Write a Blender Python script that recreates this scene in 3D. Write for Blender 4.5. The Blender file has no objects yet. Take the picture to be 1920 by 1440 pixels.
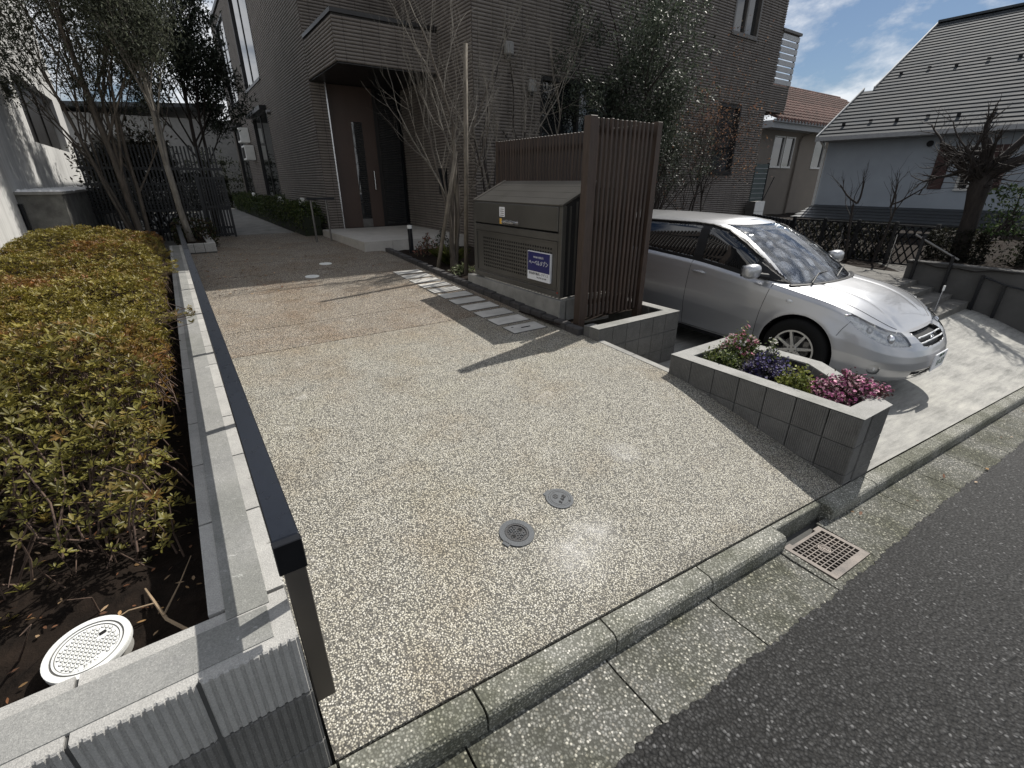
import bpy, bmesh, math, random
import numpy as np
from mathutils import Vector, Matrix

# ------------------------------------------------------------------ camera, sky, sun, exposure
S = bpy.context.scene
COL = S.collection
R = math.radians
cam_d = bpy.data.cameras.new('camera'); cam = bpy.data.objects.new('camera', cam_d); COL.objects.link(cam)
cam_d.sensor_width = 36.0; cam_d.lens = 16.24; cam_d.clip_start = 0.05; cam_d.clip_end = 600
cam.location = (0, 0, 1.8); cam.rotation_euler = (R(90-23.69), 0, R(-34.71))
S.camera = cam
SUN_AZ, SUN_EL = R(13.0), R(50.0)           # azimuth measured from +X towards +Y
world = bpy.data.worlds.new('World'); S.world = world; world.use_nodes = True
sun_d = bpy.data.lights.new('sun', 'SUN'); sun = bpy.data.objects.new('sun', sun_d); COL.objects.link(sun)
sun_d.energy = 4.8; sun_d.angle = R(0.6); sun_d.color = (1.0, 0.955, 0.88)
sdir = Vector((math.cos(SUN_AZ)*math.cos(SUN_EL), math.sin(SUN_AZ)*math.cos(SUN_EL), math.sin(SUN_EL)))
sun.rotation_euler = sdir.to_track_quat('Z', 'Y').to_euler(); sun.location = sdir*40
S.view_settings.view_transform = 'Standard'; S.view_settings.look = 'None'
S.view_settings.exposure = 0.16; S.view_settings.gamma = 1.0
S.view_settings.use_curve_mapping = False

class NT:
    """small helper to write node trees"""
    def __init__(s, tree): s.t = tree; s.n = tree.nodes; s.l = tree.links
    def new(s, typ, **kw):
        n = s.n.new(typ)
        for k, v in kw.items():
            if k.startswith('i_'):
                key = k[2:]
                n.inputs[int(key) if key.isdigit() else key.replace('_', ' ')].default_value = v
            else: setattr(n, k, v)
        return n
    def link(s, a, b): s.l.new(a, b)
    def math(s, op, a, b=None, c=None, clamp=False):
        n = s.n.new('ShaderNodeMath'); n.operation = op; n.use_clamp = clamp
        for i, v in enumerate((a, b, c)):
            if v is None: continue
            if isinstance(v, (int, float)): n.inputs[i].default_value = v
            else: s.l.new(v, n.inputs[i])
        return n.outputs[0]
    def mix(s, fac, a, b, blend='MIX'):
        n = s.n.new('ShaderNodeMix'); n.data_type = 'RGBA'; n.blend_type = blend
        for idx, v in ((0, fac), (6, a), (7, b)):
            if isinstance(v, (int, float)): n.inputs[idx].default_value = v
            elif isinstance(v, tuple): n.inputs[idx].default_value = v if len(v) == 4 else (*v, 1)
            else: s.l.new(v, n.inputs[idx])
        return n.outputs[2]
    def ramp(s, fac, stops, interp='LINEAR'):
        n = s.n.new('ShaderNodeValToRGB'); r = n.color_ramp; r.interpolation = interp
        while len(r.elements) < len(stops): r.elements.new(0.5)
        for e, (p, c) in zip(r.elements, stops):
            e.position = p; e.color = (*c, 1) if len(c) == 3 else c
        s.l.new(fac, n.inputs[0]); return n.outputs[0]
    def noise(s, vec, scale, detail=4, rough=0.55, out=0, dist=0.0):
        n = s.n.new('ShaderNodeTexNoise'); n.inputs['Scale'].default_value = scale
        n.inputs['Detail'].default_value = detail; n.inputs['Roughness'].default_value = rough
        n.inputs['Distortion'].default_value = dist
        if vec is not None: s.l.new(vec, n.inputs['Vector'])
        return n.outputs[out]
    def voro(s, vec, scale, feature='F1', out='Distance', rand=1.0):
        n = s.n.new('ShaderNodeTexVoronoi'); n.feature = feature
        n.inputs['Scale'].default_value = scale; n.inputs['Randomness'].default_value = rand
        if vec is not None: s.l.new(vec, n.inputs['Vector'])
        return n.outputs[out]
    def bump(s, h, strength, dist, normal=None):
        n = s.n.new('ShaderNodeBump'); n.inputs['Strength'].default_value = strength
        n.inputs['Distance'].default_value = dist; s.l.new(h, n.inputs['Height'])
        if normal is not None: s.l.new(normal, n.inputs['Normal'])
        return n.outputs[0]

# sky: Nishita plus broken cloud, the same all round
def build_world():
    t = NT(world.node_tree); t.n.clear()
    out = t.new('ShaderNodeOutputWorld'); bg = t.new('ShaderNodeBackground'); bg.inputs['Strength'].default_value = 0.051
    sky = t.new('ShaderNodeTexSky'); sky.sky_type = 'NISHITA'; sky.sun_disc = False
    sky.sun_elevation = SUN_EL; sky.sun_rotation = R(90)-SUN_AZ
    sky.air_density = 1.0; sky.dust_density = 0.6; sky.ozone_density = 1.2
    tc = t.new('ShaderNodeTexCoord'); sep = t.new('ShaderNodeSeparateXYZ'); t.link(tc.outputs['Generated'], sep.inputs[0])
    mp = t.new('ShaderNodeMapping'); mp.inputs['Scale'].default_value = (1, 1, 2.1); mp.inputs['Location'].default_value = (3.1, 1.7, .4); t.link(tc.outputs['Generated'], mp.inputs[0])
    n1 = t.noise(mp.outputs[0], 3.0, 8, 0.60, dist=0.25)
    n2 = t.noise(mp.outputs[0], 9.0, 6, 0.6)
    dens = t.math('ADD', t.math('MULTIPLY', n1, 0.78), t.math('MULTIPLY', n2, 0.22))
    cover = t.ramp(dens, [(0.43, (0, 0, 0)), (0.50, (0.5,)*3), (0.565, (1, 1, 1))])
    shade = t.ramp(dens, [(0.44, (12.5, 12.9, 13.5)), (0.52, (19.5, 19.6, 19.8)), (0.62, (10, 10.6, 11.6))])
    colr = t.mix(cover, t.mix(1.0, sky.outputs[0], (.86, .98, 1.12), 'MULTIPLY'), shade)
    t.link(colr, bg.inputs[0]); t.link(bg.outputs[0], out.inputs[0])
build_world()

# ------------------------------------------------------------------ mesh helpers
RNG = np.random.default_rng(7)
random.seed(7)
class MB:
    """collects geometry; build() links it as one mesh object"""
    def __init__(s): s.v = []; s.f = []
    def add(s, vs, fs):
        o = len(s.v); s.v.extend([tuple(p) for p in vs]); s.f.extend([tuple(i+o for i in f) for f in fs]); return s
    def box(s, x0, x1, y0, y1, z0, z1):
        return s.add([(x0,y0,z0),(x1,y0,z0),(x1,y1,z0),(x0,y1,z0),(x0,y0,z1),(x1,y0,z1),(x1,y1,z1),(x0,y1,z1)],
                     [(0,3,2,1),(4,5,6,7),(0,1,5,4),(1,2,6,5),(2,3,7,6),(3,0,4,7)])
    def cbox(s, c, d, bev=0.0):
        x, y, z = c; a, b, h = d[0]/2, d[1]/2, d[2]/2
        if bev <= 0: return s.box(x-a, x+a, y-b, y+b, z-h, z+h)
        k = bev
        ring = lambda A, B, Z, q: [(x-A+q,y-B,Z),(x+A-q,y-B,Z),(x+A,y-B+q,Z),(x+A,y+B-q,Z),(x+A-q,y+B,Z),(x-A+q,y+B,Z),(x-A,y+B-q,Z),(x-A,y-B+q,Z)]
        vs = ring(a-k,b-k,z-h,k*.4)+ring(a,b,z-h+k,k)+ring(a,b,z+h-k,k)+ring(a-k,b-k,z+h,k*.4)
        fs = [tuple(range(7,-1,-1)), tuple(range(24,32))]
        for r in range(3):
            for i in range(8): j = (i+1) % 8; fs.append((r*8+i, r*8+j, r*8+8+j, r*8+8+i))
        return s.add(vs, fs)
    def prism(s, poly, z0, z1):
        n = len(poly); vs = [(p[0],p[1],z0) for p in poly]+[(p[0],p[1],z1) for p in poly]
        fs = [tuple(range(n-1,-1,-1)), tuple(range(n,2*n))]+[(i,(i+1)%n,n+(i+1)%n,n+i) for i in range(n)]
        return s.add(vs, fs)
    def hull8(s, lo, hi):      # two quads (each 4 pts, same winding seen from +) joined
        return s.add(list(lo)+list(hi), [(3,2,1,0),(4,5,6,7),(0,1,5,4),(1,2,6,5),(2,3,7,6),(3,0,4,7)])
    def tube(s, pts, radii, n=6, cap=True):
        pts = [np.array(p, float) for p in pts]; m = len(pts)
        if isinstance(radii, (int, float)): radii = [radii]*m
        vs = []; ref = None
        for i in range(m):
            d = pts[min(i+1,m-1)]-pts[max(i-1,0)]; L = np.linalg.norm(d); d = d/(L if L > 1e-9 else 1)
            if ref is None:
                ref = np.array([0,0,1.]) if abs(d[2]) < .9 else np.array([1.,0,0])
            a = np.cross(d, ref); a /= max(np.linalg.norm(a),1e-9); b = np.cross(a, d); ref = b
            for k in range(n):
                t = 2*math.pi*k/n; vs.append(pts[i]+radii[i]*(a*math.cos(t)+b*math.sin(t)))
        fs = [(i*n+k, i*n+(k+1)%n, (i+1)*n+(k+1)%n, (i+1)*n+k) for i in range(m-1) for k in range(n)]
        if cap: fs += [tuple(range(n-1,-1,-1)), tuple(range((m-1)*n, m*n))]
        return s.add(vs, fs)
    def cyl(s, c, r, h, n=24, r2=None):
        r2 = r if r2 is None else r2
        vs = [(c[0]+r*math.cos(2*math.pi*k/n), c[1]+r*math.sin(2*math.pi*k/n), c[2]) for k in range(n)]
        vs += [(c[0]+r2*math.cos(2*math.pi*k/n), c[1]+r2*math.sin(2*math.pi*k/n), c[2]+h) for k in range(n)]
        return s.add(vs, [tuple(range(n-1,-1,-1)), tuple(range(n,2*n))]+[(k,(k+1)%n,n+(k+1)%n,n+k) for k in range(n)])
    def ring(s, c, r0, r1, h, n=32):
        vs = []
        for z in (0, h):
            for r in (r0, r1):
                vs += [(c[0]+r*math.cos(2*math.pi*k/n), c[1]+r*math.sin(2*math.pi*k/n), c[2]+z) for k in range(n)]
        f = []
        for k in range(n):
            j = (k+1) % n
            f += [(2*n+k,3*n+k,3*n+j,2*n+j),(n+k,n+j,3*n+j,3*n+k),(k,2*n+k,2*n+j,j)]
        return s.add(vs, f)
    def sphere(s, c, r, nu=10, nv=6, sc=(1,1,1)):
        vs = []; f = []
        for j in range(nv+1):
            th = math.pi*j/nv
            for i in range(nu):
                ph = 2*math.pi*i/nu
                vs.append((c[0]+sc[0]*r*math.sin(th)*math.cos(ph), c[1]+sc[1]*r*math.sin(th)*math.sin(ph), c[2]+sc[2]*r*math.cos(th)))
        for j in range(nv):
            for i in range(nu):
                f.append((j*nu+i, (j+1)*nu+i, (j+1)*nu+(i+1)%nu, j*nu+(i+1)%nu))
        return s.add(vs, f)
    def xform(s, M):
        s.v = [tuple(M @ Vector(p)) for p in s.v]; return s
    def mesh(s, name, mat=None, smooth=False):
        me = bpy.data.meshes.new(name); me.from_pydata(s.v, [], s.f); me.validate()
        if mat: me.materials.append(mat)
        if smooth: me.polygons.foreach_set('use_smooth', [True]*len(me.polygons))
        me.update(); return me
    def build(s, name, mat, parent=None, smooth=False, loc=None, rot=None):
        return link(name, s.mesh(name, mat, smooth), parent, loc, rot)
def link(name, me, parent=None, loc=None, rot=None):
    o = bpy.data.objects.new(name, me); COL.objects.link(o)
    if parent is not None: o.parent = parent
    if loc is not None: o.location = loc
    if rot is not None: o.rotation_euler = rot
    return o
def thing(name, label, cat, group=None, loc=(0,0,0), rot=(0,0,0)):
    o = bpy.data.objects.new(name, None); COL.objects.link(o); o.empty_display_size = 0.1
    o.location = loc; o.rotation_euler = rot
    return tag(o, label, cat, group)
def tag(o, label, cat, group=None):
    o['label'] = label; o['category'] = cat
    if group: o['group'] = group
    return o
def struct(o): o['kind'] = 'structure'; return o
def stuff(o, label=None, cat=None):
    o['kind'] = 'stuff'
    if label: o['label'] = label
    if cat: o['category'] = cat
    return o
def fast_mesh(name, V, F, mat, smooth=False, col=None):
    """V (n,3), F (m,k) arrays"""
    me = bpy.data.meshes.new(name); V = np.asarray(V, np.float32); F = np.asarray(F, np.int32); k = F.shape[1]
    me.vertices.add(len(V)); me.vertices.foreach_set('co', V.ravel())
    me.loops.add(F.size); me.loops.foreach_set('vertex_index', F.ravel())
    me.polygons.add(len(F)); me.polygons.foreach_set('loop_start', np.arange(0, F.size, k, dtype=np.int32))
    me.polygons.foreach_set('loop_total', np.full(len(F), k, np.int32))
    if smooth: me.polygons.foreach_set('use_smooth', np.ones(len(F), bool))
    if col is not None:
        a = me.attributes.new('tint', 'FLOAT_COLOR', 'POINT'); c = np.ones((len(V), 4), np.float32); c[:, :3] = col; a.data.foreach_set('color', c.ravel())
    me.materials.append(mat); me.update(calc_edges=True); return me
def text_obj(name, s, size, mat, parent, M, extrude=0.0008, align='CENTER', sx=1.0):
    cu = bpy.data.curves.new(name, 'FONT'); cu.body = s; cu.size = size; cu.extrude = extrude
    cu.align_x = align; cu.align_y = 'CENTER'; cu.resolution_u = 3
    o = bpy.data.objects.new(name, cu); COL.objects.link(o)
    bpy.context.view_layer.update()
    me = bpy.data.meshes.new_from_object(o.evaluated_get(bpy.context.evaluated_depsgraph_get()))
    COL.objects.unlink(o); bpy.data.objects.remove(o); bpy.data.curves.remove(cu)
    me.name = name; me.materials.clear(); me.materials.append(mat)
    me.transform(M @ Matrix.Diagonal((sx, 1, 1, 1)))
    return link(name, me, parent)
def frame_M(org, x, y):
    x = Vector(x).normalized(); y = Vector(y).normalized(); z = x.cross(y)
    return Matrix(((x.x, y.x, z.x, org[0]), (x.y, y.y, z.y, org[1]), (x.z, y.z, z.z, org[2]), (0, 0, 0, 1)))

# ------------------------------------------------------------------ materials
def newmat(name):
    m = bpy.data.materials.new(name); m.use_nodes = True; t = NT(m.node_tree); t.n.clear()
    out = t.new('ShaderNodeOutputMaterial'); b = t.new('ShaderNodeBsdfPrincipled'); t.link(b.outputs[0], out.inputs[0])
    return m, t, b
def pos(t): return t.new('ShaderNodeNewGeometry').outputs['Position']
def objc(t): return t.new('ShaderNodeTexCoord').outputs['Object']
def simple(name, c, rough=0.6, metal=0.0, var=0.12, nscale=9.0, bump=0.0, bscale=60.0, spec=0.5, c2=None, rvar=0.1, obj=False, coat=0.0):
    """plain painted/metal/concrete surface with cloudy colour variation, grain bump and gloss variation"""
    m, t, b = newmat(name); P = objc(t) if obj else pos(t)
    n = t.noise(P, nscale, 6, 0.6)
    lo = tuple(x*(1-var) for x in c); hi = tuple(min(1, x*(1+var)) for x in (c2 or c))
    colr = t.ramp(n, [(0.3, lo), (0.7, hi)])
    oi = t.new('ShaderNodeObjectInfo').outputs['Random']
    hv = t.new('ShaderNodeHueSaturation'); t.link(colr, hv.inputs['Color']); t.link(t.math('MULTIPLY_ADD', oi, var*0.9, 1-var*0.45), hv.inputs['Value'])
    t.link(hv.outputs[0], b.inputs['Base Color'])
    t.link(t.math('MULTIPLY_ADD', n, rvar*2, rough-rvar), b.inputs['Roughness'])
    b.inputs['Metallic'].default_value = metal; b.inputs['Specular IOR Level'].default_value = spec
    b.inputs['Coat Weight'].default_value = coat
    if bump: t.link(t.bump(t.noise(P, bscale, 5, 0.65), bump, 0.01), b.inputs['Normal'])
    return m
def aggregate(name, scale, cols, gap, bumps, stain=None, rough=0.75, dist=0.004, second=None, mixn=(0.45, 0.6, 3.0), wash=0.0):
    """pebbles set in mortar: voronoi stones, each its own colour, dark gaps, real relief"""
    m, t, b = newmat(name); P = pos(t)
    mp = t.new('ShaderNodeMapping'); t.link(P, mp.inputs[0])
    wob = t.noise(P, scale*0.6, 2, 0.5, out=1)
    v = t.new('ShaderNodeVectorMath'); v.operation = 'MULTIPLY_ADD'; t.link(wob, v.inputs[0]); v.inputs[1].default_value = (0.6/scale,)*3; t.link(P, v.inputs[2])
    d = t.voro(v.outputs[0], scale, 'F1', 'Distance'); cc = t.voro(v.outputs[0], scale, 'F1', 'Color')
    sp = t.new('ShaderNodeSeparateColor'); t.link(cc, sp.inputs[0])
    stone = t.ramp(sp.outputs[0], cols, 'CONSTANT')
    edge = t.ramp(d, [(0.30, (0, 0, 0)), (0.62, (1, 1, 1))])
    colr = t.mix(edge, stone, gap)
    big = t.noise(P, 1.7, 6, 0.6); mid = t.noise(P, mixn[2], 6, 0.65)
    if stain: colr = t.mix(t.ramp(mid, [(mixn[0], (0, 0, 0)), (mixn[1], (1, 1, 1))]), colr, t.mix(1.0, colr, stain, 'MULTIPLY'))
    if second: colr = t.mix(t.ramp(big, [(0.5, (0, 0, 0)), (0.66, (0.8,)*3)]), colr, t.mix(1.0, colr, second, 'MULTIPLY'))
    if wash:
        w = t.noise(P, 5.3, 7, 0.7)
        colr = t.mix(t.ramp(w, [(0.60, (0, 0, 0)), (0.74, (wash,)*3)]), colr, (0.62, 0.60, 0.56))
    hv = t.new('ShaderNodeHueSaturation'); t.link(colr, hv.inputs['Color']); t.link(t.math('MULTIPLY_ADD', big, 0.5, 0.75), hv.inputs['Value'])
    t.link(hv.outputs[0], b.inputs['Base Color']); b.inputs['Roughness'].default_value = rough; b.inputs['Specular IOR Level'].default_value = .3
    h = t.math('SUBTRACT', 1.0, d)
    t.link(t.bump(h, bumps, dist), b.inputs['Normal'])
    return m
def glass_dark(name, c=(0.012, 0.014, 0.016), rough=0.03, wavy=0.02):
    m, t, b = newmat(name); b.inputs['Base Color'].default_value = (*c, 1); b.inputs['Roughness'].default_value = rough
    b.inputs['Specular IOR Level'].default_value = 0.9; b.inputs['IOR'].default_value = 1.6
    t.link(t.bump(t.noise(pos(t), 1.3, 2, 0.5), wavy, 0.05), b.inputs['Normal']); return m
def leafmat(name, rough=0.5, trans=0.25, spec=0.3):
    m, t, b = newmat(name); a = t.new('ShaderNodeAttribute'); a.attribute_name = 'tint'
    n = t.noise(pos(t), 30, 3, 0.6)
    hv = t.new('ShaderNodeHueSaturation'); t.link(a.outputs['Color'], hv.inputs['Color']); t.link(t.math('MULTIPLY_ADD', n, 0.8, 0.6), hv.inputs['Value'])
    t.link(hv.outputs[0], b.inputs['Base Color']); b.inputs['Roughness'].default_value = rough; b.inputs['Specular IOR Level'].default_value = spec
    tr = t.new('ShaderNodeBsdfTranslucent'); t.link(hv.outputs[0], tr.inputs[0])
    mx = t.new('ShaderNodeMixShader'); mx.inputs[0].default_value = trans
    t.link(b.outputs[0], mx.inputs[1]); t.link(tr.outputs[0], mx.inputs[2])
    out = [n for n in t.n if n.type == 'OUTPUT_MATERIAL'][0]; t.link(mx.outputs[0], out.inputs[0]); return m
def bark(name, c, c2, scale=22.0, bump=0.8, rough=0.85):
    m, t, b = newmat(name); P = pos(t)
    mp = t.new('ShaderNodeMapping'); mp.inputs['Scale'].default_value = (1, 1, 0.25); t.link(P, mp.inputs[0])
    n = t.noise(mp.outputs[0], scale, 6, 0.65, dist=0.6); n2 = t.noise(P, 5, 4, 0.6)
    f = t.math('ADD', t.math('MULTIPLY', n, 0.7), t.math('MULTIPLY', n2, 0.3))
    t.link(t.ramp(f, [(0.35, c), (0.65, c2)]), b.inputs['Base Color']); b.inputs['Roughness'].default_value = rough
    t.link(t.bump(n, bump, 0.01), b.inputs['Normal']); return m
def blockmat(name, c, c2, bump=0.5, lime=0.0):
    """split-face concrete block: speckle, soft dirt, lime runs"""
    m, t, b = newmat(name); P = pos(t)
    sp = t.noise(P, 260, 2, 0.7); n = t.noise(P, 6, 6, 0.65); n3 = t.noise(P, 38, 4, 0.7)
    base = t.ramp(t.math('ADD', t.math('MULTIPLY', n, 0.6), t.math('MULTIPLY', n3, 0.4)), [(0.3, c), (0.7, c2)])
    base = t.mix(t.ramp(sp, [(0.35, (0.5,)*3), (0.65, (0, 0, 0))]), base, t.mix(1.0, base, (0.45, 0.45, 0.45), 'MULTIPLY'))
    base = t.mix(t.ramp(sp, [(0.62, (0, 0, 0)), (0.75, (0.5,)*3)]), base, (0.5, 0.49, 0.46))
    if lime:
        base = t.mix(t.ramp(t.noise(P, 13, 7, .72, dist=1.2), [(.62, (0, 0, 0)), (.70, (lime,)*3)]), base, (.68, .68, .66))
        base = t.mix(t.ramp(t.noise(P, 2.1, 5, .6), [(.48, (0, 0, 0)), (.62, (.45,)*3)]), base, t.mix(1.0, base, (.55, .57, .52), 'MULTIPLY'))
    oi = t.new('ShaderNodeObjectInfo').outputs['Random']
    hv = t.new('ShaderNodeHueSaturation'); t.link(base, hv.inputs['Color']); t.link(t.math('MULTIPLY_ADD', oi, 0.22, 0.89), hv.inputs['Value'])
    t.link(hv.outputs[0], b.inputs['Base Color']); b.inputs['Roughness'].default_value = 0.9
    t.link(t.bump(sp, bump, 0.004), b.inputs['Normal']); return m

M = {}
def setup_mats():
    g = lambda v: (v, v, v)
    M['drive'] = aggregate('washed_pebble', 150, [(0, (.51,.485,.405)), (.2, (.63,.605,.525)), (.38, (.36,.338,.285)), (.52, (.235,.225,.202)), (.62, (.55,.52,.43)), (.76, (.10,.098,.094)), (.86, (.69,.668,.60))],
        (.115,.11,.097), 1.0, stain=(.90,.84,.77), second=(.90,.895,.86), mixn=(.50,.72,2.0), wash=0.35)
    M['drive2'] = aggregate('brown_pebble', 115, [(0, (.42,.36,.28)), (.2, (.52,.46,.38)), (.38, (.30,.25,.19)), (.52, (.20,.175,.15)), (.62, (.46,.39,.30)), (.76, (.10,.095,.09)), (.86, (.58,.53,.46))],
        (.09,.08,.068), 1.0, stain=(.84,.74,.66), second=(.82,.80,.76), mixn=(.45,.68,1.6), wash=0.2)
    M['kerb'] = aggregate('kerb_concrete', 120, [(0, (.34,.34,.31)), (.25, (.26,.26,.23)), (.5, (.44,.43,.40)), (.62, (.20,.20,.18)), (.8, (.38,.37,.33)), (.90, (.66,.64,.58))],
        (.15,.15,.13), 0.8, stain=(.55,.56,.50), second=(.78,.78,.74), rough=0.9, dist=0.003, mixn=(.42,.6,2.2))
    M['gutter'] = aggregate('gutter_concrete', 100, [(0, (.22,.22,.205)), (.3, (.155,.155,.14)), (.5, (.30,.295,.275)), (.66, (.12,.12,.11)), (.80, (.30,.285,.25)), (.90, (.58,.56,.51))],
        (.085,.085,.075), 0.9, stain=(.55,.56,.48), second=(.7,.7,.66), rough=0.9, dist=0.003, mixn=(.40,.6,1.7))
    M['asphalt'] = aggregate('asphalt', 75, [(0, g(.022)), (.3, g(.034)), (.55, g(.015)), (.75, g(.052)), (.95, g(.13))], g(.004), 1.0, stain=(.8,.8,.8), second=(.85,.85,.87), rough=0.7, dist=0.006)
    M['slab'] = simple('broomed_concrete', (.36,.355,.33), .85, var=.30, nscale=3.2, bump=.35, bscale=140, c2=(.50,.49,.45))
    def broom():
        m, t, b = newmat('brushed_slab'); P = pos(t)
        mp = t.new('ShaderNodeMapping'); mp.inputs['Rotation'].default_value = (0, 0, R(12)); mp.inputs['Scale'].default_value = (1.2, 9, 1); t.link(P, mp.inputs[0])
        a = t.noise(mp.outputs[0], 2.0, 7, 0.7); c = t.noise(P, 1.4, 6, 0.6); s = t.noise(P, 180, 3, 0.6)
        f = t.math('ADD', t.math('MULTIPLY', a, .55), t.math('MULTIPLY', c, .45))
        colr = t.ramp(f, [(.34, (.16,.16,.148)), (.5, (.31,.305,.285)), (.66, (.45,.44,.40))])
        colr = t.mix(t.ramp(s, [(.35, (.35,)*3), (.6, (0,0,0))]), colr, t.mix(1.0, colr, (.55,.55,.55), 'MULTIPLY'))
        t.link(colr, b.inputs['Base Color']); b.inputs['Roughness'].default_value = .88
        t.link(t.bump(t.math('ADD', a, s), .35, .006), b.inputs['Normal']); return m
    M['slab'] = broom()
    M['block'] = blockmat('ribbed_block', (.115,.113,.106), (.205,.20,.19))
    M['blocktop'] = blockmat('block_top', (.27,.268,.255), (.40,.395,.38), .5, .3)
    M['fill'] = blockmat('mortar_fill', (.25,.252,.245), (.38,.378,.36), .5, .85)
    M['blockpale'] = blockmat('pale_block', (.34,.335,.32), (.50,.49,.465))
    M['mortar'] = simple('mortar', (.08,.08,.077), .95, bump=.4)
    M['soil'] = simple('soil', (.016,.011,.008), .95, var=.5, nscale=14, bump=1.0, bscale=45, spec=.15)
    M['brick'] = simple('dark_brick', (.045,.042,.042), .8, var=.35, nscale=20, bump=.5, bscale=90)
    M['tile'] = None
    m, t, b = newmat('facade_tile'); P = pos(t)
    n = t.noise(P, 3, 5, .6); n2 = t.noise(P, 90, 3, .6)
    t.link(t.ramp(t.math('ADD', t.math('MULTIPLY', n, .5), t.math('MULTIPLY', n2, .5)), [(.32, (.112,.097,.086)), (.68, (.205,.182,.163))]), b.inputs['Base Color'])
    b.inputs['Roughness'].default_value = .62; t.link(t.bump(n2, .35, .004), b.inputs['Normal']); M['tile'] = m
    M['grout'] = simple('grout', (.030,.028,.027), .9)
    M['blackmetal'] = simple('black_metal', (.012,.013,.016), .32, metal=.3, var=.2, spec=.5)
    M['rail'] = simple('rail_coating', (.008,.011,.018), .30, metal=.2, var=.2, nscale=40, bump=.05, bscale=300)
    M['bronze'] = simple('bronze_metal', (.115,.105,.095), .42, metal=.55, var=.12, nscale=4)
    M['steel'] = simple('stainless', (.55,.55,.56), .25, metal=1.0, var=.1)
    M['dimsteel'] = simple('dull_steel', (.20,.195,.19), .4, metal=.8, var=.2)
    M['boxmetal'] = simple('garbage_box_paint', (.098,.094,.086), .36, metal=.5, var=.12, nscale=3, bump=.05, bscale=200)
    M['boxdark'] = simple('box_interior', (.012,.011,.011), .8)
    M['wood'] = None
    m, t, b = newmat('stained_slat'); P = objc(t)
    mp = t.new('ShaderNodeMapping'); mp.inputs['Scale'].default_value = (14, 14, 1.1); t.link(P, mp.inputs[0])
    oi = t.new('ShaderNodeObjectInfo').outputs['Random']
    n = t.noise(mp.outputs[0], 5, 5, .65, dist=.8)
    hv = t.new('ShaderNodeHueSaturation'); t.link(t.ramp(n, [(.3, (.026,.016,.011)), (.7, (.064,.041,.030))]), hv.inputs['Color']); t.link(t.math('MULTIPLY_ADD', oi, .5, .75), hv.inputs['Value'])
    t.link(hv.outputs[0], b.inputs['Base Color']); b.inputs['Roughness'].default_value = .6; t.link(t.bump(n, .25, .003), b.inputs['Normal']); M['wood'] = m
    M['door'] = simple('door_panel', (.060,.038,.030), .5, var=.1, nscale=2)
    M['glass'] = glass_dark('window_glass'); M['carglass'] = glass_dark('car_glass', (.006,.007,.008), .02, 0.0)
    M['frame'] = simple('window_frame', (.022,.021,.021), .4, metal=.3)
    M['framelight'] = simple('pale_frame', (.55,.55,.53), .45)
    M['steptile'] = simple('porch_tile', (.42,.40,.37), .7, var=.12, nscale=5, bump=.15, bscale=120)
    M['whitepl'] = simple('white_plastic', (.74,.75,.73), .5, var=.08)
    M['white'] = simple('white_paint', (.72,.72,.70), .5, var=.06)
    M['iron'] = simple('cast_iron', (.04,.04,.042), .55, metal=.4, var=.3, nscale=30, bump=.4, bscale=150)
    M['castblue'] = simple('cast_lid', (.062,.068,.075), .6, metal=.15, var=.2, nscale=14, bump=.25, bscale=200)
    M['grate'] = simple('worn_grate', (.105,.092,.084), .6, metal=.3, var=.35, nscale=9, c2=(.15,.13,.115), bump=.25, bscale=120)
    M['rust'] = simple('rusty_silt', (.045,.034,.027), .95, var=.5, nscale=30, bump=.6)
    M['hole'] = simple('dark_hole', (.006,.006,.006), .9)
    M['paver'] = simple('pale_paver', (.50,.485,.455), .85, var=.2, nscale=6, bump=.3, bscale=160)
    M['conc'] = simple('concrete', (.25,.245,.23), .9, var=.3, nscale=4, bump=.35, bscale=70)
    M['stepconc'] = simple('step_concrete', (.13,.125,.115), .9, var=.35, nscale=5, bump=.4, bscale=60)
    M['concdark'] = simple('weathered_concrete', (.10,.098,.09), .92, var=.5, nscale=5, bump=.5, bscale=40)
    M['wallgrey'] = simple('grey_render', (.085,.083,.08), .9, var=.2, nscale=3, bump=.2)
    def stained():
        m, t, b = newmat('stained_white_wall'); P = pos(t)
        mp = t.new('ShaderNodeMapping'); mp.inputs['Scale'].default_value = (6, 6, .35); t.link(P, mp.inputs[0])
        a = t.noise(mp.outputs[0], 1.6, 7, .7); c = t.noise(P, .9, 5, .6); s = t.noise(P, 60, 4, .6)
        f = t.math('ADD', t.math('MULTIPLY', a, .6), t.math('MULTIPLY', c, .4))
        t.link(t.ramp(f, [(.34, (.30,.30,.295)), (.52, (.50,.50,.49)), (.66, (.60,.60,.59))]), b.inputs['Base Color'])
        b.inputs['Roughness'].default_value = .9; t.link(t.bump(s, .3, .006), b.inputs['Normal']); return m
    M['stained'] = stained()
    M['housewhite'] = simple('pale_blue_render', (.29,.325,.365), .9, var=.09, nscale=1.2, bump=.2, bscale=90)
    M['housebeige'] = simple('beige_render', (.20,.175,.15), .9, var=.08, nscale=1.2, bump=.2, bscale=90)
    M['slate'] = simple('slate_roof', (.052,.058,.064), .82, var=.25, nscale=2.5, bump=.15, bscale=60, spec=.25)
    M['slatedark'] = simple('dark_slate', (.030,.034,.038), .45, var=.25, nscale=4)
    M['terra'] = simple('roof_tile', (.085,.045,.036), .8, var=.5, nscale=5, c2=(.15,.09,.075), spec=.25)
    M['fascia'] = simple('fascia', (.30,.31,.32), .6)
    M['lampshade'] = simple('grey_lamp', (.22,.22,.215), .5); M['louver'] = simple('louver', (.42,.43,.44), .55, var=.1)
    M['greenpanel'] = simple('green_panel', (.075,.095,.092), .5)
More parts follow.
